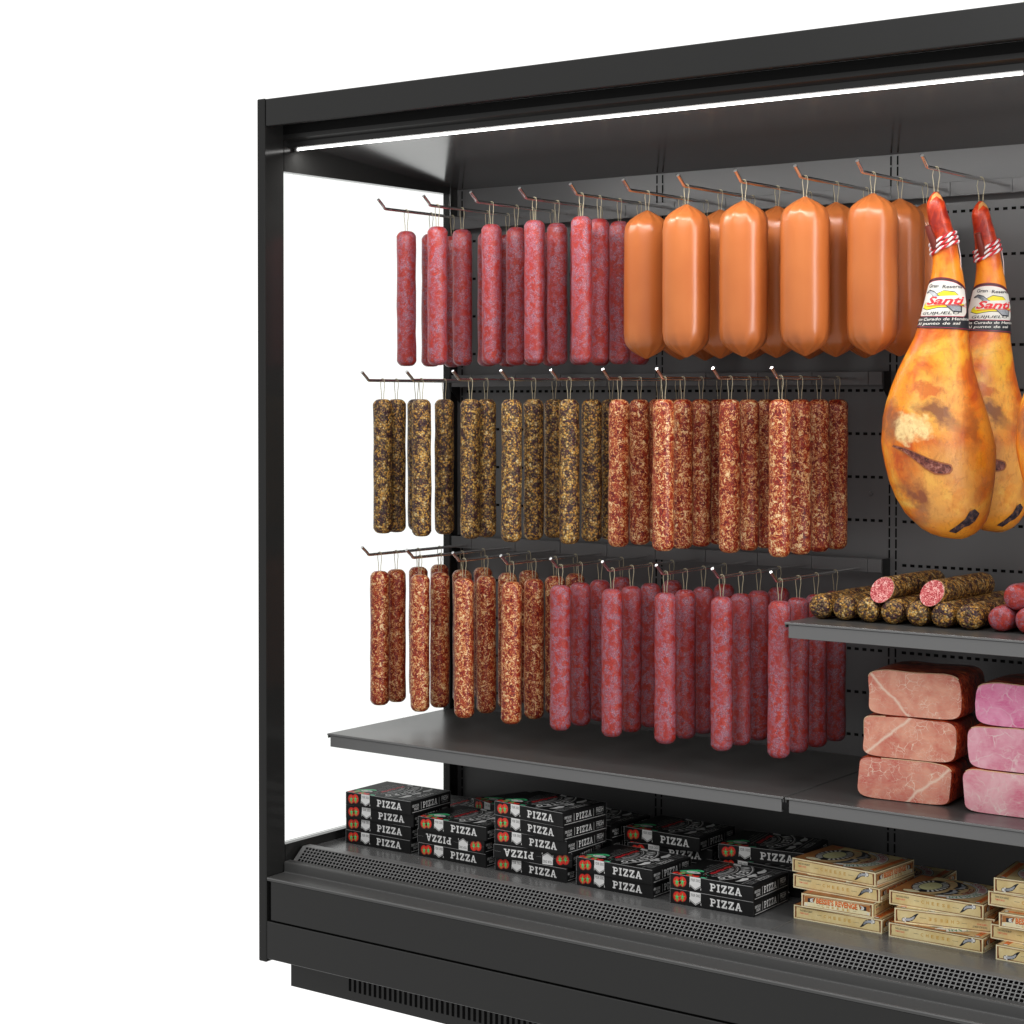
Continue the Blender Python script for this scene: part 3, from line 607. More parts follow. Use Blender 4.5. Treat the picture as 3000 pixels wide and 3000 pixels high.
def ham_at(z):      # z relative to the rod
    z += HZ0
    if z >= HAM[0][0]: q = HAM[0]
    elif z <= HAM[-1][0]: q = HAM[-1]
    else:
        for a_, c_ in zip(HAM, HAM[1:]):
            if a_[0] >= z >= c_[0]:
                f = (a_[0]-z)/(a_[0]-c_[0]); q = tuple(a_[k]+(c_[k]-a_[k])*f for k in range(3)); break
    c0 = (q[1]+q[2])/2; a = (q[2]-q[1])/2; k = .62 if z < 1.40 else .62+.36*min(1, (z-1.40)/.15)
    return c0, a, a*k
def ham_pt(z, th, lift=0):   # th = 0 to the right, -90 deg towards the viewer's side
    c0, a, d = ham_at(z); bul = 1+.05*math.sin(3*th+9*z)*min(1, a/.06)*(abs(math.sin(th)))
    return (c0+(a+lift)*math.cos(th), (d*bul+lift)*math.sin(th), z)
def ham_obj():
    r = bpy.data.objects.new('cured_ham', None); C.objects.link(r); r.empty_display_size = .02
    b = MB(); zs = [q[0]-HZ0 for q in HAM]; z2 = []
    for a_, c_ in zip(zs, zs[1:]): z2 += [a_, (a_+c_)/2]
    z2.append(zs[-1]); b.loft([[ham_pt(z, 2*PI*k/48) for k in range(48)] for z in z2][::-1], 'ham'); b.build('ham_leg', r)
    b = MB(); b.tube([(-.004, -.012, -.1500), (-.0095, -.016, -.135), (-.0160, -.019, -.120), (-.0205, -.021, -.108)], [.006, .0075, .0065, .0060], 'shankbone', 10, capm='hamslit'); b.build('shank_bone', r)
    def fr(u, v, l):
        c0, a, d = ham_at(v); q = max(-1, min(1, (u-c0)/a)); return ham_pt(v, -math.acos(q), l*3+.0006)
    P = Print(); P.poly([(-.0, -.0436), (.006, -.050), (.010, -.062), (.006, -.058), (-.002, -.052), (-.010, -.060), (-.013, -.064), (-.008, -.050)], 'tendon')
    b = MB(); refine(P, .012).lay(b, fr); b.build('tendon', r)
    P = Print(); pts = [(-.0853, -.5190), (-.066, -.527), (-.045, -.540), (-.026, -.552), (-.008, -.560), (.006, -.562)]
    A = [.004, .009, .014, .020, .024, .022]; P.band([(p[0]-.3*w_, p[1]-.5*w_) for p, w_ in zip(pts, A)]+[(.0125, -.5705), (.0175, -.564)], [(p[0]+.1*w_, p[1]+.5*w_) for p, w_ in zip(pts, A)]+[(.0150, -.5535), (.0180, -.560)], 'slitrim', .4)
    A = [.001, .006, .011, .016, .019, .017]; P.band([(p[0]-.3*w_, p[1]-.5*w_) for p, w_ in zip(pts, A)]+[(.0110, -.5680), (.0145, -.563)], [(p[0]+.1*w_, p[1]+.5*w_) for p, w_ in zip(pts, A)]+[(.0125, -.5555), (.0148, -.560)], 'hamslit', 1.2)
    b = MB(); refine(P, .012).lay(b, fr); b.build('bone_slit', r)
    P = Print(); P.band([(.020, -.680), (.033, -.683), (.045, -.672), (.056, -.668), (.066, -.660), (.073, -.648)], [(.021, -.677), (.034, -.666), (.046, -.655), (.054, -.640), (.064, -.637), (.0735, -.645)], 'hamspot', 1)
    b = MB(); refine(P, .012).lay(b, fr); b.build('ink_stamp', r)
    # red and white cord wound around the shank
    b = MB()
    for turn in range(3):
        base = -.1315-.0085*turn
        for s_ in (0, PI):
            pts = []; N = 72
            for k in range(N):
                th = 2*PI*k/N; z = base-.011*math.cos(th+.35*0)*-1.0 - .004*math.sin(th); tw = th*7+s_
                p = ham_pt(z, th, .0022+.0013*math.cos(tw)); pts.append((p[0], p[1], z+.0017*math.sin(tw)))
            o0 = len(b.f); b.tube(pts, .0024, 'ropered' if s_ == 0 else 'ropewhite', 6, closed=True)
    p0 = ham_pt(-.140, -.55, .003); b.tube([p0, (p0[0]+.004, p0[1]-.001, -.165), (p0[0]+.006, p0[1], -.195)], .0008, 'ropewhite', 5)
    b.build('cord', r)
    # printed paper sleeve
    L = Print(); TH0, TH1 = -PI*1.20, -PI*.05; n = 26
    top = lambda p: -.2045+.0*p-.0335*abs((p-.42)/.58)**2.2; bot = lambda p: -.2960-.009*p
    def bandp(p0, p1, lo, hi, m_, layer, nn=n):
        A = [p0+(p1-p0)*i/nn for i in range(nn+1)]
        for k in range(4): L.band([(a, lo(a)+(hi(a)-lo(a))*k/4) for a in A], [(a, lo(a)+(hi(a)-lo(a))*(k+1)/4) for a in A], m_, layer)
    bandp(0, 1, bot, lambda p: min(top(p), -.205), 'ink', 0); bandp(0, 1, lambda p: top(p)-.0030, top, 'maroon', .5)
    bandp(0, 1, lambda p: bot(p)+.0018, lambda p: bot(p)+.0026, 'mag', 1)
    wl, wr = .10, .86
    def wtop(p): return top(p)-.0052
    def wbot(p):
        e = min(p-wl, wr-p); return -.2770-.003*p+(.010*(1-min(1, e/.07))**2)
    bandp(wl, wr, wbot, wtop, 'mag', 1); bandp(wl+.010, wr-.010, lambda p: wbot(p)+.0014, lambda p: wtop(p)-.0012, 'wht', 2)
    yb = [(.19, -.262), (.30, -.266), (.46, -.262), (.60, -.262), (.80, -.258)]; yt = [(.20, -.256), (.34, -.240), (.50, -.229), (.66, -.232), (.80, -.250)]
    L.band(yb, yt, 'ink', 3); L.band([(x+(.008 if i == 0 else 0), y+.0012) for i, (x, y) in enumerate(yb)], [(x, y-.0012) for x, y in yt], 'yel', 4)
    # the drawn ham on the sleeve, toe at upper left, bulb at lower right
    L.stroke([(.20, -.2330), (.27, -.2300), (.36, -.2350), (.44, -.2440), (.55, -.2520), (.64, -.2610), (.76, -.2650)], [.0022, .006, .010, .011, .013, .018, .012], 'ink', 5)
    L.stroke([(.24, -.2315), (.27, -.2310), (.36, -.2355), (.44, -.2440), (.55, -.2515), (.64, -.2600), (.74, -.2640)], [.001, .0040, .0075, .009, .011, .015, .009], 'stone', 6)
    bandp(.26, .82, lambda p: -.2580+.004*p, lambda p: -.2430+.006*p, 'wht', 7)
    L.text('Santi', .27, -.2560, .80, -.2405, 'red', 9, .35, .03)
    L.stroke([(.30, -.2590), (.5, -.2568), (.7, -.2572), (.84, -.2610)], .0009, 'red', 9)
    L.text('GUIJUELO', .24, -.2760, .72, -.2690, 'ink', 9, .15, .01)
    arc = Print(); L.text('Gran', .24, -.2235, .42, -.2165, 'ink', 9, .1, .01); L.text('Reserva', .48, -.2255, .78, -.2190, 'ink', 9, .1, .01)
    L.text('Jam\u00f3n Curado de Hembras', .08, -.2872, .90, -.2802, 'wht', 9, .1, .015); L.text('Al punto de sal', .20, -.2950, .74, -.2885, 'wht', 9, .1, .015)
    b = MB(); refine(L, .032).lay(b, lambda u, v, l: ham_pt(v, TH0+(TH1-TH0)*u, l*2.2+.0012)); o = b.build('paper_sleeve', r)
    lm = loop_mesh(.047, .0075, .0035).build('hanging_loop', r)
    return r
hz = ROWS['top'][1]
h1 = ham_obj(); h1.location = (1.4156, .3259, hz); h1.rotation_euler = (0, 0, YAW)
tag(h1, 'whole cured ham leg with printed sleeve, hanging in front on the eleventh top hook', 'ham', 'cured ham legs on hooks')
for c_ in h1.children:
    if c_.name.startswith('hanging'): c_.rotation_euler = (0, 0, -YAW)
h2 = dup(h1, (1.4156, .5395, hz), (0, 0, YAW+.32), 'whole cured ham leg hanging behind the front ham, half hidden by it')
h3 = dup(h1, (1.6780, .3259, hz), (0, 0, YAW), 'cured ham leg at the right edge of the photo, mostly cut off')

# ------------------------------------------------------------------ salamis lying on the upper shelf
ZS = .9455; RS = .0240
b = casing(RS, .315, 'mustard', [(0, .45), (.0008, .62), (.0035, .80), (.0090, .94), (.0150, 1.)], 30, 11, 0, .0005); me_s = b.mesh('casing')
b = casing(RS, .315, 'pink', [(0, .40), (.0010, .62), (.0040, .82), (.0100, .95), (.0160, 1.)], 30, 12, 0, .0005); me_p = b.mesh('casing')
def lying(me_, x, y, z, label, group, spin, yaw=0):
    o = bpy.data.objects.new('salami', me_); C.objects.link(o); o.matrix_world = Matrix.Translation((x, y, z)) @ Matrix.Rotation(yaw, 4, 'Z') @ Matrix.Rotation(PI/2, 4, 'X') @ Matrix.Rotation(spin, 4, 'Z'); tag(o, label, 'sausage', group)
G1 = 'mustard salamis lying on the shelf'; G2 = 'pink salamis lying on the shelf'
for i in range(7): lying(me_s, 1.1950+.0504*i, .283, ZS+RS+.0006, 'mustard crusted salami lying on the upper shelf, %s from left' % ORD[i], G1, i*1.7, -.01)
for i in range(2): lying(me_p, 1.5560+.0510*i, .290, ZS+RS+.0006, 'pink salami lying on the upper shelf, %s in the bottom layer' % ('left one' if i == 0 else 'right one'), G2, 2+i*1.3)
lying(me_p, 1.5815, .298, ZS+RS+.0410, 'pink salami lying on top of the two other pink ones, shelf end', G2, .6)
def cut_salami(x, y, L_, label, seed):
    r = thing('cut_salami', label, 'sausage', (x, y, ZS+RS+.0398), 0, 'cut mustard salamis on top'); r.rotation_euler = (0, 0, -.03)
    b = MB(); rings = []; seg = 32; k = .62
    def ring(yb, f, sl): return [(RS*f*math.cos(t_), yb+sl*RS*f*math.sin(t_)*k, RS*f*math.sin(t_)) for t_ in [2*PI*j/seg for j in range(seg)]]
    rings = [ring(0, 1, 1), ring(.02, 1, 1), ring(.05, 1, .6), ring(L_*.6, 1, 0), ring(L_-.02, 1, 0), ring(L_-.010, .95, 0), ring(L_-.003, .8, 0), ring(L_, .5, 0)]
    b.loft([q[::-1] for q in rings], 'mustard', False); b.add(rings[-1], [tuple(range(seg))], 'mustard'); b.build('casing', r)
    b = MB(); f = ring(-.0006, .975, 1); b.add(f, [tuple(range(seg))[::-1]], 'cutface'); b.add(ring(-.0004, .985, 1)+ring(.001, 1.006, 1), [(j, (j+1) % seg, seg+(j+1) % seg, seg+j) for j in range(seg)], 'fatrim'); b.build('cut_face', r)
cut_salami(1.3220, .300, .24, 'cut mustard salami with red sliced face, left one on top of the pile', 1)
cut_salami(1.4230, .300, .24, 'cut mustard salami with red sliced face, right one on top of the pile', 2)

# ------------------------------------------------------------------ blocks of smoked ham
def block(x, y, z, w, h, d, yaw, fm, label, group, flip=0, spin=0):
    r = thing('smoked_ham_block', label, 'ham', (x, y, z), yaw, group)
    def ring(yy, ins, bul=0):
        pts = []; N = 60; c = .021
        for k in range(N):
            t_ = 2*PI*k/N; e = 6.5; cs, sn = math.cos(t_), math.sin(t_)
            px = (abs(cs)**(2/e))*(1 if cs > 0 else -1)*(w/2-ins); pz = (abs(sn)**(2/e))*(1 if sn > 0 else -1)*(h/2-ins)
            pz += .0012*math.sin(px*60+flip*2)*(1 if pz > 0 else .0); px += .0018*math.sin(pz*70+flip)
            pts.append((px+w/2, yy, pz+h/2))
        return pts
    b = MB(); seq = [(0, .0006), (.0012, 0), (.012, -.0010), (d*.4, -.0016), (d*.7, -.0012), (d-.016, 0), (d-.006, .004), (d-.001, .012), (d, .022)]
    R_ = [ring(yy, ins) for yy, ins in seq]; b.loft([q[::-1] for q in R_], 'rind', False); b.add(R_[-1], [tuple(range(60))[::1]], 'rind'); b.build('rind', r)
    f = ring(-.0004, .0012); o = MB(); cx = sum(p[0] for p in f)/60; cz = sum(p[2] for p in f)/60
    o.add([(p[0]-cx, p[1], p[2]-cz) for p in f], [tuple(range(60))[::-1]], fm); fo = o.build('cut_face', r); fo.location = (cx, 0, cz)
    b = MB(); f0 = ring(-.0003, .0011); f1 = ring(.0010, -.0004); arc_ = {0: (3, 16), 1: (16, 30), 2: (5, 27), 3: (14, 24), 4: (12, 24), 5: (15, 26)}[flip]
    for k in range(*arc_): b.add([f0[k], f0[k+1], f1[k+1], f1[k]], [(0, 1, 2, 3)], 'fatrim')
    b.build('fat_edge', r)
GB = 'stacked smoked ham blocks'; zb = .6077; yw = math.radians(6)
block(1.2740, .2985, zb, .1820, .0800, .165, yw, 'meat3', 'salmon coloured cut ham block, bottom of the left stack', GB, 0)
block(1.2838, .2990, zb+.0812, .1820, .0800, .165, yw, 'meat2', 'salmon coloured cut ham block with fat seam, middle of the left stack', GB, 1)
block(1.2935, .3000, zb+.1624, .1815, .0860, .165, yw, 'meat1', 'salmon coloured cut ham block, top of the left stack', GB, 2)
block(1.4860, .3000, zb, .1820, .0800, .165, yw*.5, 'pinkface3', 'pale pink cut ham block, bottom of the right stack', GB, 3)
block(1.4930, .3040, zb+.0812, .1820, .0800, .165, yw*.5, 'pinkface2', 'rosy cut ham block, middle of the right stack', GB, 4)
block(1.5060, .3080, zb+.1624, .1820, .0800, .165, yw*.5, 'pinkface1', 'bright pink cut ham block, top of the right stack', GB, 5)

# ------------------------------------------------------------------ black pizza cartons
def faces_of(w, d, h):
    """mappings of art coordinates (metres, lower left origin) on the faces of a carton centred on its base"""
    return {'front': lambda u, v, l: (-w/2+u, -d/2-l, v), 'back': lambda u, v, l: (-w/2+u, d/2+l, v),
            'right': lambda u, v, l: (w/2+l, -d/2+u, v), 'left': lambda u, v, l: (-w/2-l, d/2-u, v),
            'top': lambda u, v, l: (-w/2+v, d/2-u, h+l)}      # top art is read from the left side: u runs to the front, v to the right
BW, BD, BH = .1872, .1480, .0296
def tomato(p, cx, cy, r):
    p.ell(cx, cy, r*.98, r*1.12, 'tomd', .2, 20); p.ell(cx+.0003, cy+.0004, r*.86, r*1.0, 'tom', .6, 20)
    st = []
    for k in range(10):
        a = PI/2+2*PI*k/10; q = r*(.82 if k % 2 == 0 else .26)*(1 if k in (0, 4, 6) else .85); st.append((cx+q*math.cos(a), cy+q*math.sin(a)-.0004))
    for k in range(10): p.poly([(cx, cy), st[k], st[(k+1) % 10]], 'grn', 2)
    p.stroke([(cx-.001, cy-.001), (cx+.0008, cy-r*.95)], .0016, 'grn', 2.6); p.ell(cx+.0003, cy+.0004, r*.17, r*.17, 'lgrn', 3, 8)
def black_art():
    P = {k: Print() for k in ('front', 'back', 'right', 'left', 'top')}
    f = Print(); tomato(f, .0160, .0145, .0098); tomato(f, .0285, .0165, .0098)
    f.poly([(.0455, .0135), (.0580, .0060), (.0700, .0135), (.0700, .0294), (.0455, .0294)], 'w', 1); f.stroke([(.0452, .0120), (.0580, .0042), (.0703, .0120)], .0009, 'w', 1)
    f.rect(.0448, .0080, .0455, .0180, 'w', 1.2); f.rect(.0700, .0050, .0712, .0090, 'w', 1.2); f.text('YOUR', .0475, .0205, .0570, .0262, 'k', 3); f.text('CHOICE', .0590, .0205, .0690, .0262, 'k', 3)
    f.rect(.084, .0045, .170, .0262, 'k', .2)
    slab(f, 'PIZZA', .0905, .0078, .1620, .0228, 'w', 3); f2 = Print(); slab(f2, 'PIZZA', .0911, .0068, .1626, .0216, 'gr', 1.0); f.merge(f2, lambda u, v: (u, v))
    P['front'] = f; P['back'].merge(f, lambda u, v: (u, BH-v))
    r = Print(); r.text('100% FLOUR', .0060, .0150, .0290, .0208, 'w', 1); r.text('ORGANIC', .0120, .0080, .0290, .0136, 'w', 1)
    r.rect(.0375, .0068, .0383, .0235, 'w', 1); slab(r, 'PIZZA', .0440, .0085, .0970, .0222, 'w', 1); r.rect(.1035, .0068, .1043, .0235, 'w', 1)
    r.text('FRESH', .1130, .0128, .1370, .0236, 'w', 1); r.text('AFTER FROZEN', .1130, .0080, .1370, .0108, 'gr', 1)
    zz = [(.006+.0022*k, .0035+(.0011 if k % 2 else 0)) for k in range(64)]; r.stroke(zz, .0007, 'w', 1)
    P['right'] = r; P['left'].merge(r, lambda u, v: (u, v))
    t = Print(); D, Wd = BD, BW   # u 0..D (back to front), v 0..W (left to right)
    t.text('FRESH', .010, Wd-.0165, .030, Wd-.0105, 'gr', 1); t.text('FROZEN', .012, Wd-.0235, .032, Wd-.0195, 'gr', 1); slab(t, 'PIZZA', .047, Wd-.0235, .098, Wd-.0110, 'w', 1)
    t.text('100%', .112, Wd-.0165, .134, Wd-.0110, 'gr', 1); t.text('FLOUR', .110, Wd-.0245, .134, Wd-.0190, 'gr', 1); t.rect(.040, Wd-.0245, .0407, Wd-.0095, 'w', 1); t.rect(.104, Wd-.0245, .1047, Wd-.0095, 'w', 1)
    t.rect(.008, Wd-.0300, .140, Wd-.0292, 'w', 1)
    for s_ in (-1, 1):   # feathers either side of the crest
        c = .070; t.poly([(c+s_*.020, .146), (c+s_*.034, .153), (c+s_*.052, .149), (c+s_*.062, .138), (c+s_*.048, .140), (c+s_*.030, .138)], 'w', 1)
        t.poly([(c+s_*.006, .141), (c+s_*.012, .149), (c+s_*.016, .142), (c+s_*.010, .137)], 'w', 1)
    t.poly([(.070, .156), (.062, .147), (.066, .139), (.074, .139), (.078, .147)], 'w', 1)
    for k in (-2, -1, 0, 1, 2): t.stroke([(.070+.0012*k, .138), (.070+.0028*k, .131)], .0010, 'w', 1.5)
    cx, cy = .072, .030
    arc_band(t, cx, cy, .1010, .1030, -.72, .72, 'w', 1); arc_band(t, cx, cy, .1042, .1048, -.72, .72, 'w', 1)
    arc_text(t, 'MAESTRO', cx, cy, .0880, -.70, .70, .0190, .0140, 'w', 1, .03)
    arc_band(t, cx, cy, .0720, .0735, -.78, .78, 'w', 1); arc_band(t, cx, cy, .0690, .0695, -.78, .78, 'w', 1)
    arc_band(t, cx, cy, .0560, .0650, -.50, .50, 'gr', 1); arc_text(t, 'PIZZERIA', cx, cy, .0605, -.42, .42, .0050, .0040, 'k', 2, 0)
    t.poly([(.006, .084), (.018, .090), (.014, .070), (.002, .066)], 'w', 1); t.rect(.006, .0790, .115, .0797, 'w', 1); t.rect(.010, .0590, .118, .0597, 'w', 1)
    t.text('Margherita', .024, .0625, .106, .0775, 'red', 1, .35, .03)
    t.text('mozzarella, tomato, basil', .016, .0490, .092, .0530, 'gr', 1); t.text('oven baked on stone', .020, .0420, .086, .0460, 'gr', 1); t.text('400 g', .036, .0330, .060, .0375, 'gr', 1)
    for (x, y, a, b_, m_, l) in ((.136, .020, .013, .0075, 'tomd', .2), (.1355, .020, .0115, .0062, 'tom', .6), (.1395, .041, .0095, .0090, 'tomd', .2), (.1395, .041, .0080, .0075, 'tom', .6), (.141, .056, .0065, .0070, 'tom', .6), (.139, .0075, .008, .005, 'tom', .6)): t.ell(x, y, a, b_, m_, l)
    t.ell(.1165, .036, .0085, .0155, 'w', 2.4); t.ell(.117, .036, .0055, .0110, 'edge', 3); t.ell(.1165, .033, .0040, .0060, 'w', 3.6)
    for (x, y, a, b_, ro) in ((.104, .030, .0075, .0150, .5), (.098, .040, .0060, .0110, -.3), (.1155, .017, .0060, .0120, .8), (.128, .030, .0030, .0140, .3)): t.ell(x, y, a, b_, 'lgrn', 1.2, 14, ro); t.ell(x, y, a*.35, b_*.9, 'grn', 1.8, 10, ro)
    t.ell(.138, .022, .0035, .006, 'grn', 3); t.ell(.139, .042, .004, .0035, 'grn', 3); t.ell(.1425, .074, .0028, .0075, 'lgrn', 1)
    for k in range(9): t.ell(.108+.004*(k % 4)+.002*k, .058+.0035*((k*5) % 6), .0010, .0011, ('tom', 'w', 'lgrn')[k % 3], 1, 6)
    P['top'] = t; return P
def carton_mesh(w, d, h, body, art, name, rim):
    b = MB(); b.box((-w/2, -d/2, 0), (w/2, d/2, h), body, .0004); F = faces_of(w, d, h)
    for k, p in art.items(): p.lay(b, F[k])
    for s_ in (-1, 1):    # worn paper edges
        b.box((-w/2+.0005, s_*(d/2)-.00022, h-.00050), (w/2-.0005, s_*(d/2)+.00026, h+.00008), rim); b.box((s_*(w/2)-.0002, s_*(d/2)-.0002, .0006), (s_*(w/2)+.00005, s_*(d/2)+.00005, h-.0006), rim)
    b.add([(-w/2+.002, d/2+.0001, h*.5), (w/2-.002, d/2+.0001, h*.5), (w/2-.002, d/2+.0001, h*.5+.0002), (-w/2+.002, d/2+.0001, h*.5+.0002)], [(0, 1, 2, 3)], rim)
    return b.mesh(name)
me_black = carton_mesh(BW, BD, BH, 'k', black_art(), 'pizza_box', 'edge')
GBK = 'black pizza boxes'; DZ = .3612; STEP = .0299
def put(me_, w, d, fl, z, yaw, label, group, turn=0):
    """fl: position of the front left corner; yaw in degrees; turn: quarter turns of the carton about its own centre"""
    a = math.radians(yaw); W_, D_ = (w, d) if turn % 2 == 0 else (d, w)
    cx = fl[0]+math.cos(a)*W_/2-math.sin(a)*D_/2; cy = fl[1]+math.sin(a)*W_/2+math.cos(a)*D_/2
    o = bpy.data.objects.new('pizza_box', me_); C.objects.link(o); o.location = (cx, cy, z); o.rotation_euler = (0, 0, a+turn*PI/2); tag(o, label, 'pizza box', group)
LV = {1: ['only'], 2: ['bottom', 'top'], 3: ['bottom', 'middle', 'top'], 4: ['bottom', 'second from bottom', 'third from bottom', 'top'], 5: ['bottom', 'second from bottom', 'middle', 'fourth from bottom', 'top']}
def stack(me_, w, d, what, where, group, items, step):
    for i, (fl, yaw, turn) in enumerate(items): put(me_, w, d, fl, DZ+step*i, yaw, '%s, %s of %s' % (what, LV[len(items)][i], where), group, turn)
bk = lambda where, items: stack(me_black, BW, BD, 'black pizza box', where, GBK, items, STEP)
bk('the front stack of four beside the glass side', [((.0403, .2225), 0, 0), ((.0410, .2220), 1.0, 0), ((.0483, .2130), 4.0, 0), ((.0500, .2110), .8, 0)])
bk('the low front stack of three between two taller stacks', [((.2510, .2240), -.7, 0), ((.2480, .2240), -1, 2), ((.2560, .2170), 0, 0)])
bk('the tallest front stack with five boxes', [((.4630, .2225), -.9, 0), ((.4700, .2080), 8.0, 2), ((.4666, .2169), -.4, 0), ((.4640, .2210), -4.2, 0), ((.4638, .2205), -4.6, 0)])
bk('the front pair right of the stack of five', [((.6734, .2224), -.8, 0), ((.6760, .2190), -1.2, 0)])
bk('the front pair beside the cream boxes', [((.9038, .2175), 1.0, 0), ((.9032, .2180), .8, 0)])
bk('the rear pair in the left corner behind the front boxes', [((.0830, .4080), 0, 0), ((.0853, .4090), .5, 0)])
bk('the skewed rear stack left of the stack of five', [((.2400, .4450), 0, 0), ((.2420, .4440), -8, 0), ((.2371, .4450), -20, 0)])
bk('the rear stack directly behind the stack of five', [((.4640, .3960), 0, 0), ((.4660, .3970), -2, 0), ((.4625, .4030), -3.8, 0)])
bk('the rear stack behind the front pair in the middle', [((.6700, .4200), 4, 0), ((.6900, .3960), 14, 0), ((.6740, .4070), -.6, 0)])
bk('the rear stack behind the rightmost front pair', [((.9100, .4000), 2, 0), ((.9120, .4020), -6, 0), ((.9163, .3888), 8.5, 0)])

# ------------------------------------------------------------------ cream coloured cheese pizza cartons
CW, CD, CH = .1852, .1463, .0268
def worm(p, x, y, s, sx=1, sy=1, l=3):
    q = lambda a, b: (x+a*s*sx, y+b*s*sy)
    pts = [q(0, 0), q(.10, .06), (q(.24, .20)), q(.36, .34), q(.52, .42), q(.70, .44), q(.86, .46)]
    p.stroke(pts, [.02*s, .10*s, .17*s, .22*s, .22*s, .22*s, .20*s], 'ink', l); p.stroke(pts[2:], [.06*s, .13*s, .14*s, .14*s, .14*s], 'stone', l+1)
    p.ell(*q(.90, .47), .11*s, .13*s, 'ink', l+.5, 12); p.ell(*q(.90, .47), .08*s, .10*s, 'wht', l+2, 12); p.ell(*q(.80, .56), .05*s, .06*s, 'wht', l+2, 8); p.ell(*q(.80, .36), .05*s, .06*s, 'wht', l+2, 8)
def frame(p, w, h, mid='cream', side_='brn'):
    p.rect(0, 0, w, h, 'lcr', 0); p.rect(.0022, .0022, w-.0022, h-.0022, 'mbr', .5); p.rect(.0036, .0030, w-.0036, h-.0030, 'brn', 1)
    e = Print(); rnd2 = random.Random(4); pts = []
    for k in range(12): pts.append((.0050+(w-.010)*k/11, .0031+rnd2.uniform(0, .0004)))
    for k in range(4): pts.append((w-.0050-rnd2.uniform(0, .0016), .0040+(h-.008)*k/3))
    for k in range(12): pts.append((w-.0050-(w-.010)*k/11, h-.0031-rnd2.uniform(0, .0004)))
    for k in range(4): pts.append((.0050+rnd2.uniform(0, .0016), h-.0040-(h-.008)*k/3))
    p.poly(pts, mid, 1.5)
def hand(p, x, y, s, sx=1):
    q = lambda a, b: (x+a*s*sx, y+b*s)
    p.poly([q(-.55, -.35), q(-.15, -.35), q(-.15, .30), q(-.55, .30)], 'ink', 4); p.ell(*q(.05, 0), .30*s, .36*s, 'ink', 4, 12); p.ell(*q(.06, 0), .24*s, .30*s, 'wht', 5, 12)
    for b in (.28, -.22): p.stroke([q(.15, b), q(.50, b*1.2)], .16*s, 'ink', 4.5); p.stroke([q(.15, b), q(.46, b*1.2)], .10*s, 'wht', 6)
    for b in (-.05, .10): p.stroke([q(.02, b), q(.22, b)], .03*s, 'ink', 7)
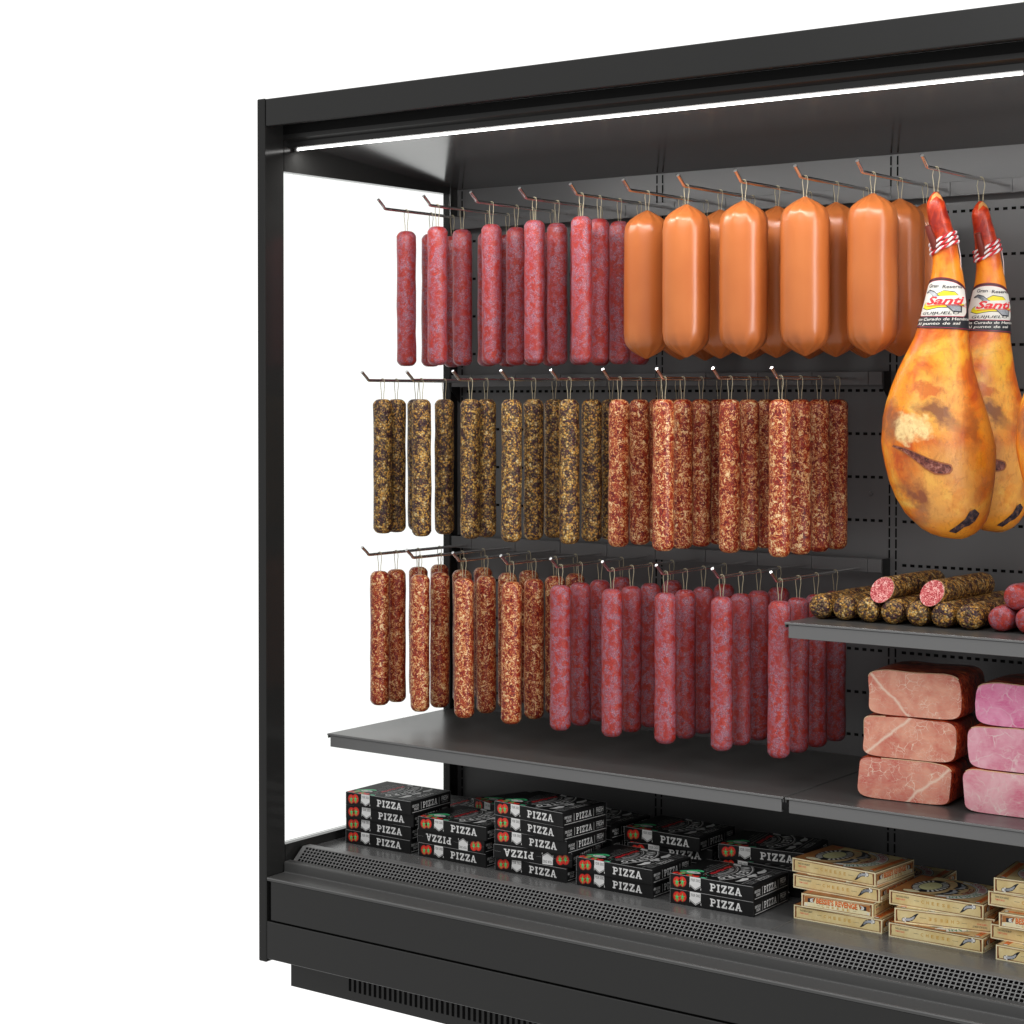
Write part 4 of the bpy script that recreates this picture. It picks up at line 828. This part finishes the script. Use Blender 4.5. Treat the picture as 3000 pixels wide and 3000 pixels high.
def cream_art():
    P = {}
    f = Print(); frame(f, CW, CH)
    f.text('THICK RICH ROBUST', .0130, .0160, .0400, .0195, 'ink', 3, 0, .01); f.text('TOMATO SAUCE', .0130, .0112, .0315, .0142, 'red', 3, 0, .01)
    f.rect(.0500, .0140, .0600, .0145, 'ink', 3); f.rect(.1260, .0130, .1380, .0135, 'ink', 3); f.rect(.006, .0230, .179, .0233, 'ink', 2); f.rect(.006, .0038, .179, .0041, 'ink', 2)
    for k, ch in enumerate('CHEESE'): f.text(ch, .0640+.0104*k, .0110, .0690+.0104*k, .0170, 'gold', 3, 0, .02)
    worm(f, .1400, .0060, .0310); P['front'] = f; P['back'] = Print(); P['back'].merge(f, lambda u, v: (u, CH-v))
    s = Print(); frame(s, CD, CH, 'lcr'); s.poly([(.006, .0228), (.030, .0228), (.026, .0130), (.006, .0100)], 'mbr', 2); s.poly([(CD-.006, .0228), (CD-.030, .0228), (CD-.026, .0130), (CD-.006, .0100)], 'mbr', 2); s.rect(.029, .0214, CD-.029, .0228, 'mbr', 2.1)
    s.text("BESSIE'S REVENGE", .0306, .0104, .1150, .0216, 'brn', 3, 0, .035); s.text("BESSIE'S REVENGE", .0310, .0112, .1145, .0216, 'org', 4, 0, .03)
    for k, ch in enumerate('CHEESE'): s.text(ch, .0420+.0104*k, .0050, .0470+.0104*k, .0095, 'gold', 4, 0, .02)
    s.rect(.032, .0072, .039, .0076, 'ink', 4); s.rect(.106, .0072, .113, .0076, 'ink', 4)
    hand(s, .0200, .0155, .0120, 1); hand(s, CD-.0200, .0155, .0120, -1); s.ell(.0100, .0060, .0022, .0022, 'wht', 4, 8); s.ell(CD-.0100, .0060, .0022, .0022, 'wht', 4, 8)
    P['right'] = s; P['left'] = Print(); P['left'].merge(s, lambda u, v: (u, v))
    t = Print(); D, Wd = CD, CW
    t.rect(0, 0, D, Wd, 'brn', 0); t.rect(.0022, .0022, D-.0022, Wd-.0026, 'ltan', .5); t.rect(.0022, .0022, D-.0022, .030, 'mbr', 1); t.rect(.003, .020, D-.003, .032, 'mbr', .8); t.rect(D-.012, .003, D-.0022, Wd-.030, 'mbr', 1)
    t.rect(.0024, .034, .026, Wd-.012, 'cream', .9); t.rect(.012, Wd-.0200, D-.012, Wd-.0090, 'org', 1.5); t.text("BESSIE'S REVENGE", .022, Wd-.0190, D-.022, Wd-.0100, 'mbr', 3, 0, .01)
    for x in (.009, D-.009): t.ell(x, Wd-.0145, .0045, .0055, 'ink', 2, 10); t.ell(x, Wd-.0145, .0032, .0042, 'wht', 3, 10)
    for k in range(3): t.text(('TOMATO', 'CHEESE', 'CRUST')[k], .008, .060+.030*k, .013, .078+.030*k, 'ink', 3); t.rect(.015, .058+.030*k, .0185, .078+.030*k, 'org', 2)
    t.rect(.010, .012, .012, .032, 'red', 2); 
    # open mouth with teeth round a disc of cheese
    cx, cy = .075, .052; t.ell(cx, cy, .050, .034, 'brn', 2, 28); t.ell(cx, cy, .048, .032, 'ink', 2.6, 28)
    for k in range(22):
        a = 2*PI*(k+.5)/22
        if abs(math.sin(a)) < .20: continue
        ca, sa = math.cos(a), math.sin(a); wd = .0056; x0, y0, x1, y1 = cx+.047*ca, cy+.031*sa, cx+.033*ca, cy+.019*sa; dx, dy = -sa*wd*.5, ca*wd*.34
        t.poly([(x0-dx*1.15, y0-dy*1.15), (x0+dx*1.15, y0+dy*1.15), (x1+dx*.8, y1+dy*.8), (x1-dx*.8, y1-dy*.8)], 'wht', 3.4)
    t.ell(cx, cy, .033, .021, 'ink', 4.4, 26); t.ell(cx, cy, .031, .0195, 'chs', 5, 26)
    for k in range(14): t.ell(cx+.022*math.cos(k*2.4)*((k % 4)/4+.2), cy+.013*math.sin(k*2.4)*((k % 3)/3+.3), .0014, .0009, ('gold', 'lcr')[k % 2], 6, 6)
    t.ell(.128, .036, .010, .018, 'ink', 2, 20); t.ell(.128, .036, .0090, .0168, 'lcr', 3, 20)
    # curled moustache
    for s_ in (-1, 1):
        c = .072; pts = [(c+s_*.004, .098), (c+s_*.016, .106), (c+s_*.030, .104), (c+s_*.044, .094), (c+s_*.054, .084), (c+s_*.058, .074)]
        t.stroke(pts, [.014, .024, .021, .014, .007, .0015], 'ink', 3); t.stroke([(p_[0], p_[1]+.001) for p_ in pts[:4]], [.004, .010, .008, .002], 'stone', 5)
    t.ell(.014, .100, .006, .009, 'wht', 3, 12); t.ell(.130, .098, .006, .009, 'wht', 3, 12); t.stroke([(.006, .090), (.018, .108)], .004, 'wht', 3.5); t.stroke([(.138, .088), (.126, .108)], .004, 'wht', 3.5)
    cx, cy = .072, .080
    arc_band(t, cx, cy, .0560, .0790, -1.15, 1.15, 'ink', 2); arc_band(t, cx, cy, .0570, .0780, -1.14, 1.14, 'wht', 3)
    arc_band(t, cx, cy, .0590, .0600, -1.1, 1.1, 'ink', 4); arc_text(t, "SCREAMIN'", cx, cy, .0690, -1.08, -.05, .0135, .0068, 'mag', 5, .03); arc_text(t, 'SICILIAN', cx, cy, .0690, .05, 1.08, .0135, .0074, 'dgn', 5, .03)
    arc_band(t, cx, cy, .0440, .0540, -.5, .5, 'tomd', 3); arc_text(t, 'PIZZA CO', cx, cy, .049, -.45, .45, .0055, .0048, 'lcr', 5, .02)
    for k in range(9): a = -1.0+.25*k; t.stroke([(cx+math.sin(a)*.083, cy+math.cos(a)*.083), (cx+math.sin(a)*.090, cy+math.cos(a)*.090)], .0005, 'brn', 2)
    # keep every mark on the lid
    P['top'] = t; return P
me_cream = carton_mesh(CW, CD, CH, 'cream', cream_art(), 'pizza_box', 'lcr')
GCR = 'cream cheese pizza boxes'
ck = lambda where, items: stack(me_cream, CW, CD, 'cream cheese pizza box', where, GCR, items, .0270)
ck('the four box stack beside the black boxes', [((1.1563, .2640), .1, 0), ((1.1763, .2570), 3.4, 1), ((1.1435, .2860), -1.8, 0), ((1.1320, .3036), -5.0, 0)])
ck('the three box stack in the middle', [((1.3582, .2586), -.2, 0), ((1.3660, .2660), 11.0, 2), ((1.3470, .2845), .6, 0)])
ck('the right stack cut by the photo edge', [((1.5764, .2370), 0, 2), ((1.5529, .2708), -2, 0), ((1.5742, .2561), 2, 3), ((1.5388, .2932), -1, 0), ((1.5515, .2877), 6, 2)])
ck('the rear stack behind the four box stack', [((1.1600, .4700), 0, 0), ((1.1680, .4500), 4, 0), ((1.2180, .3760), 3.7, 1)][:2])
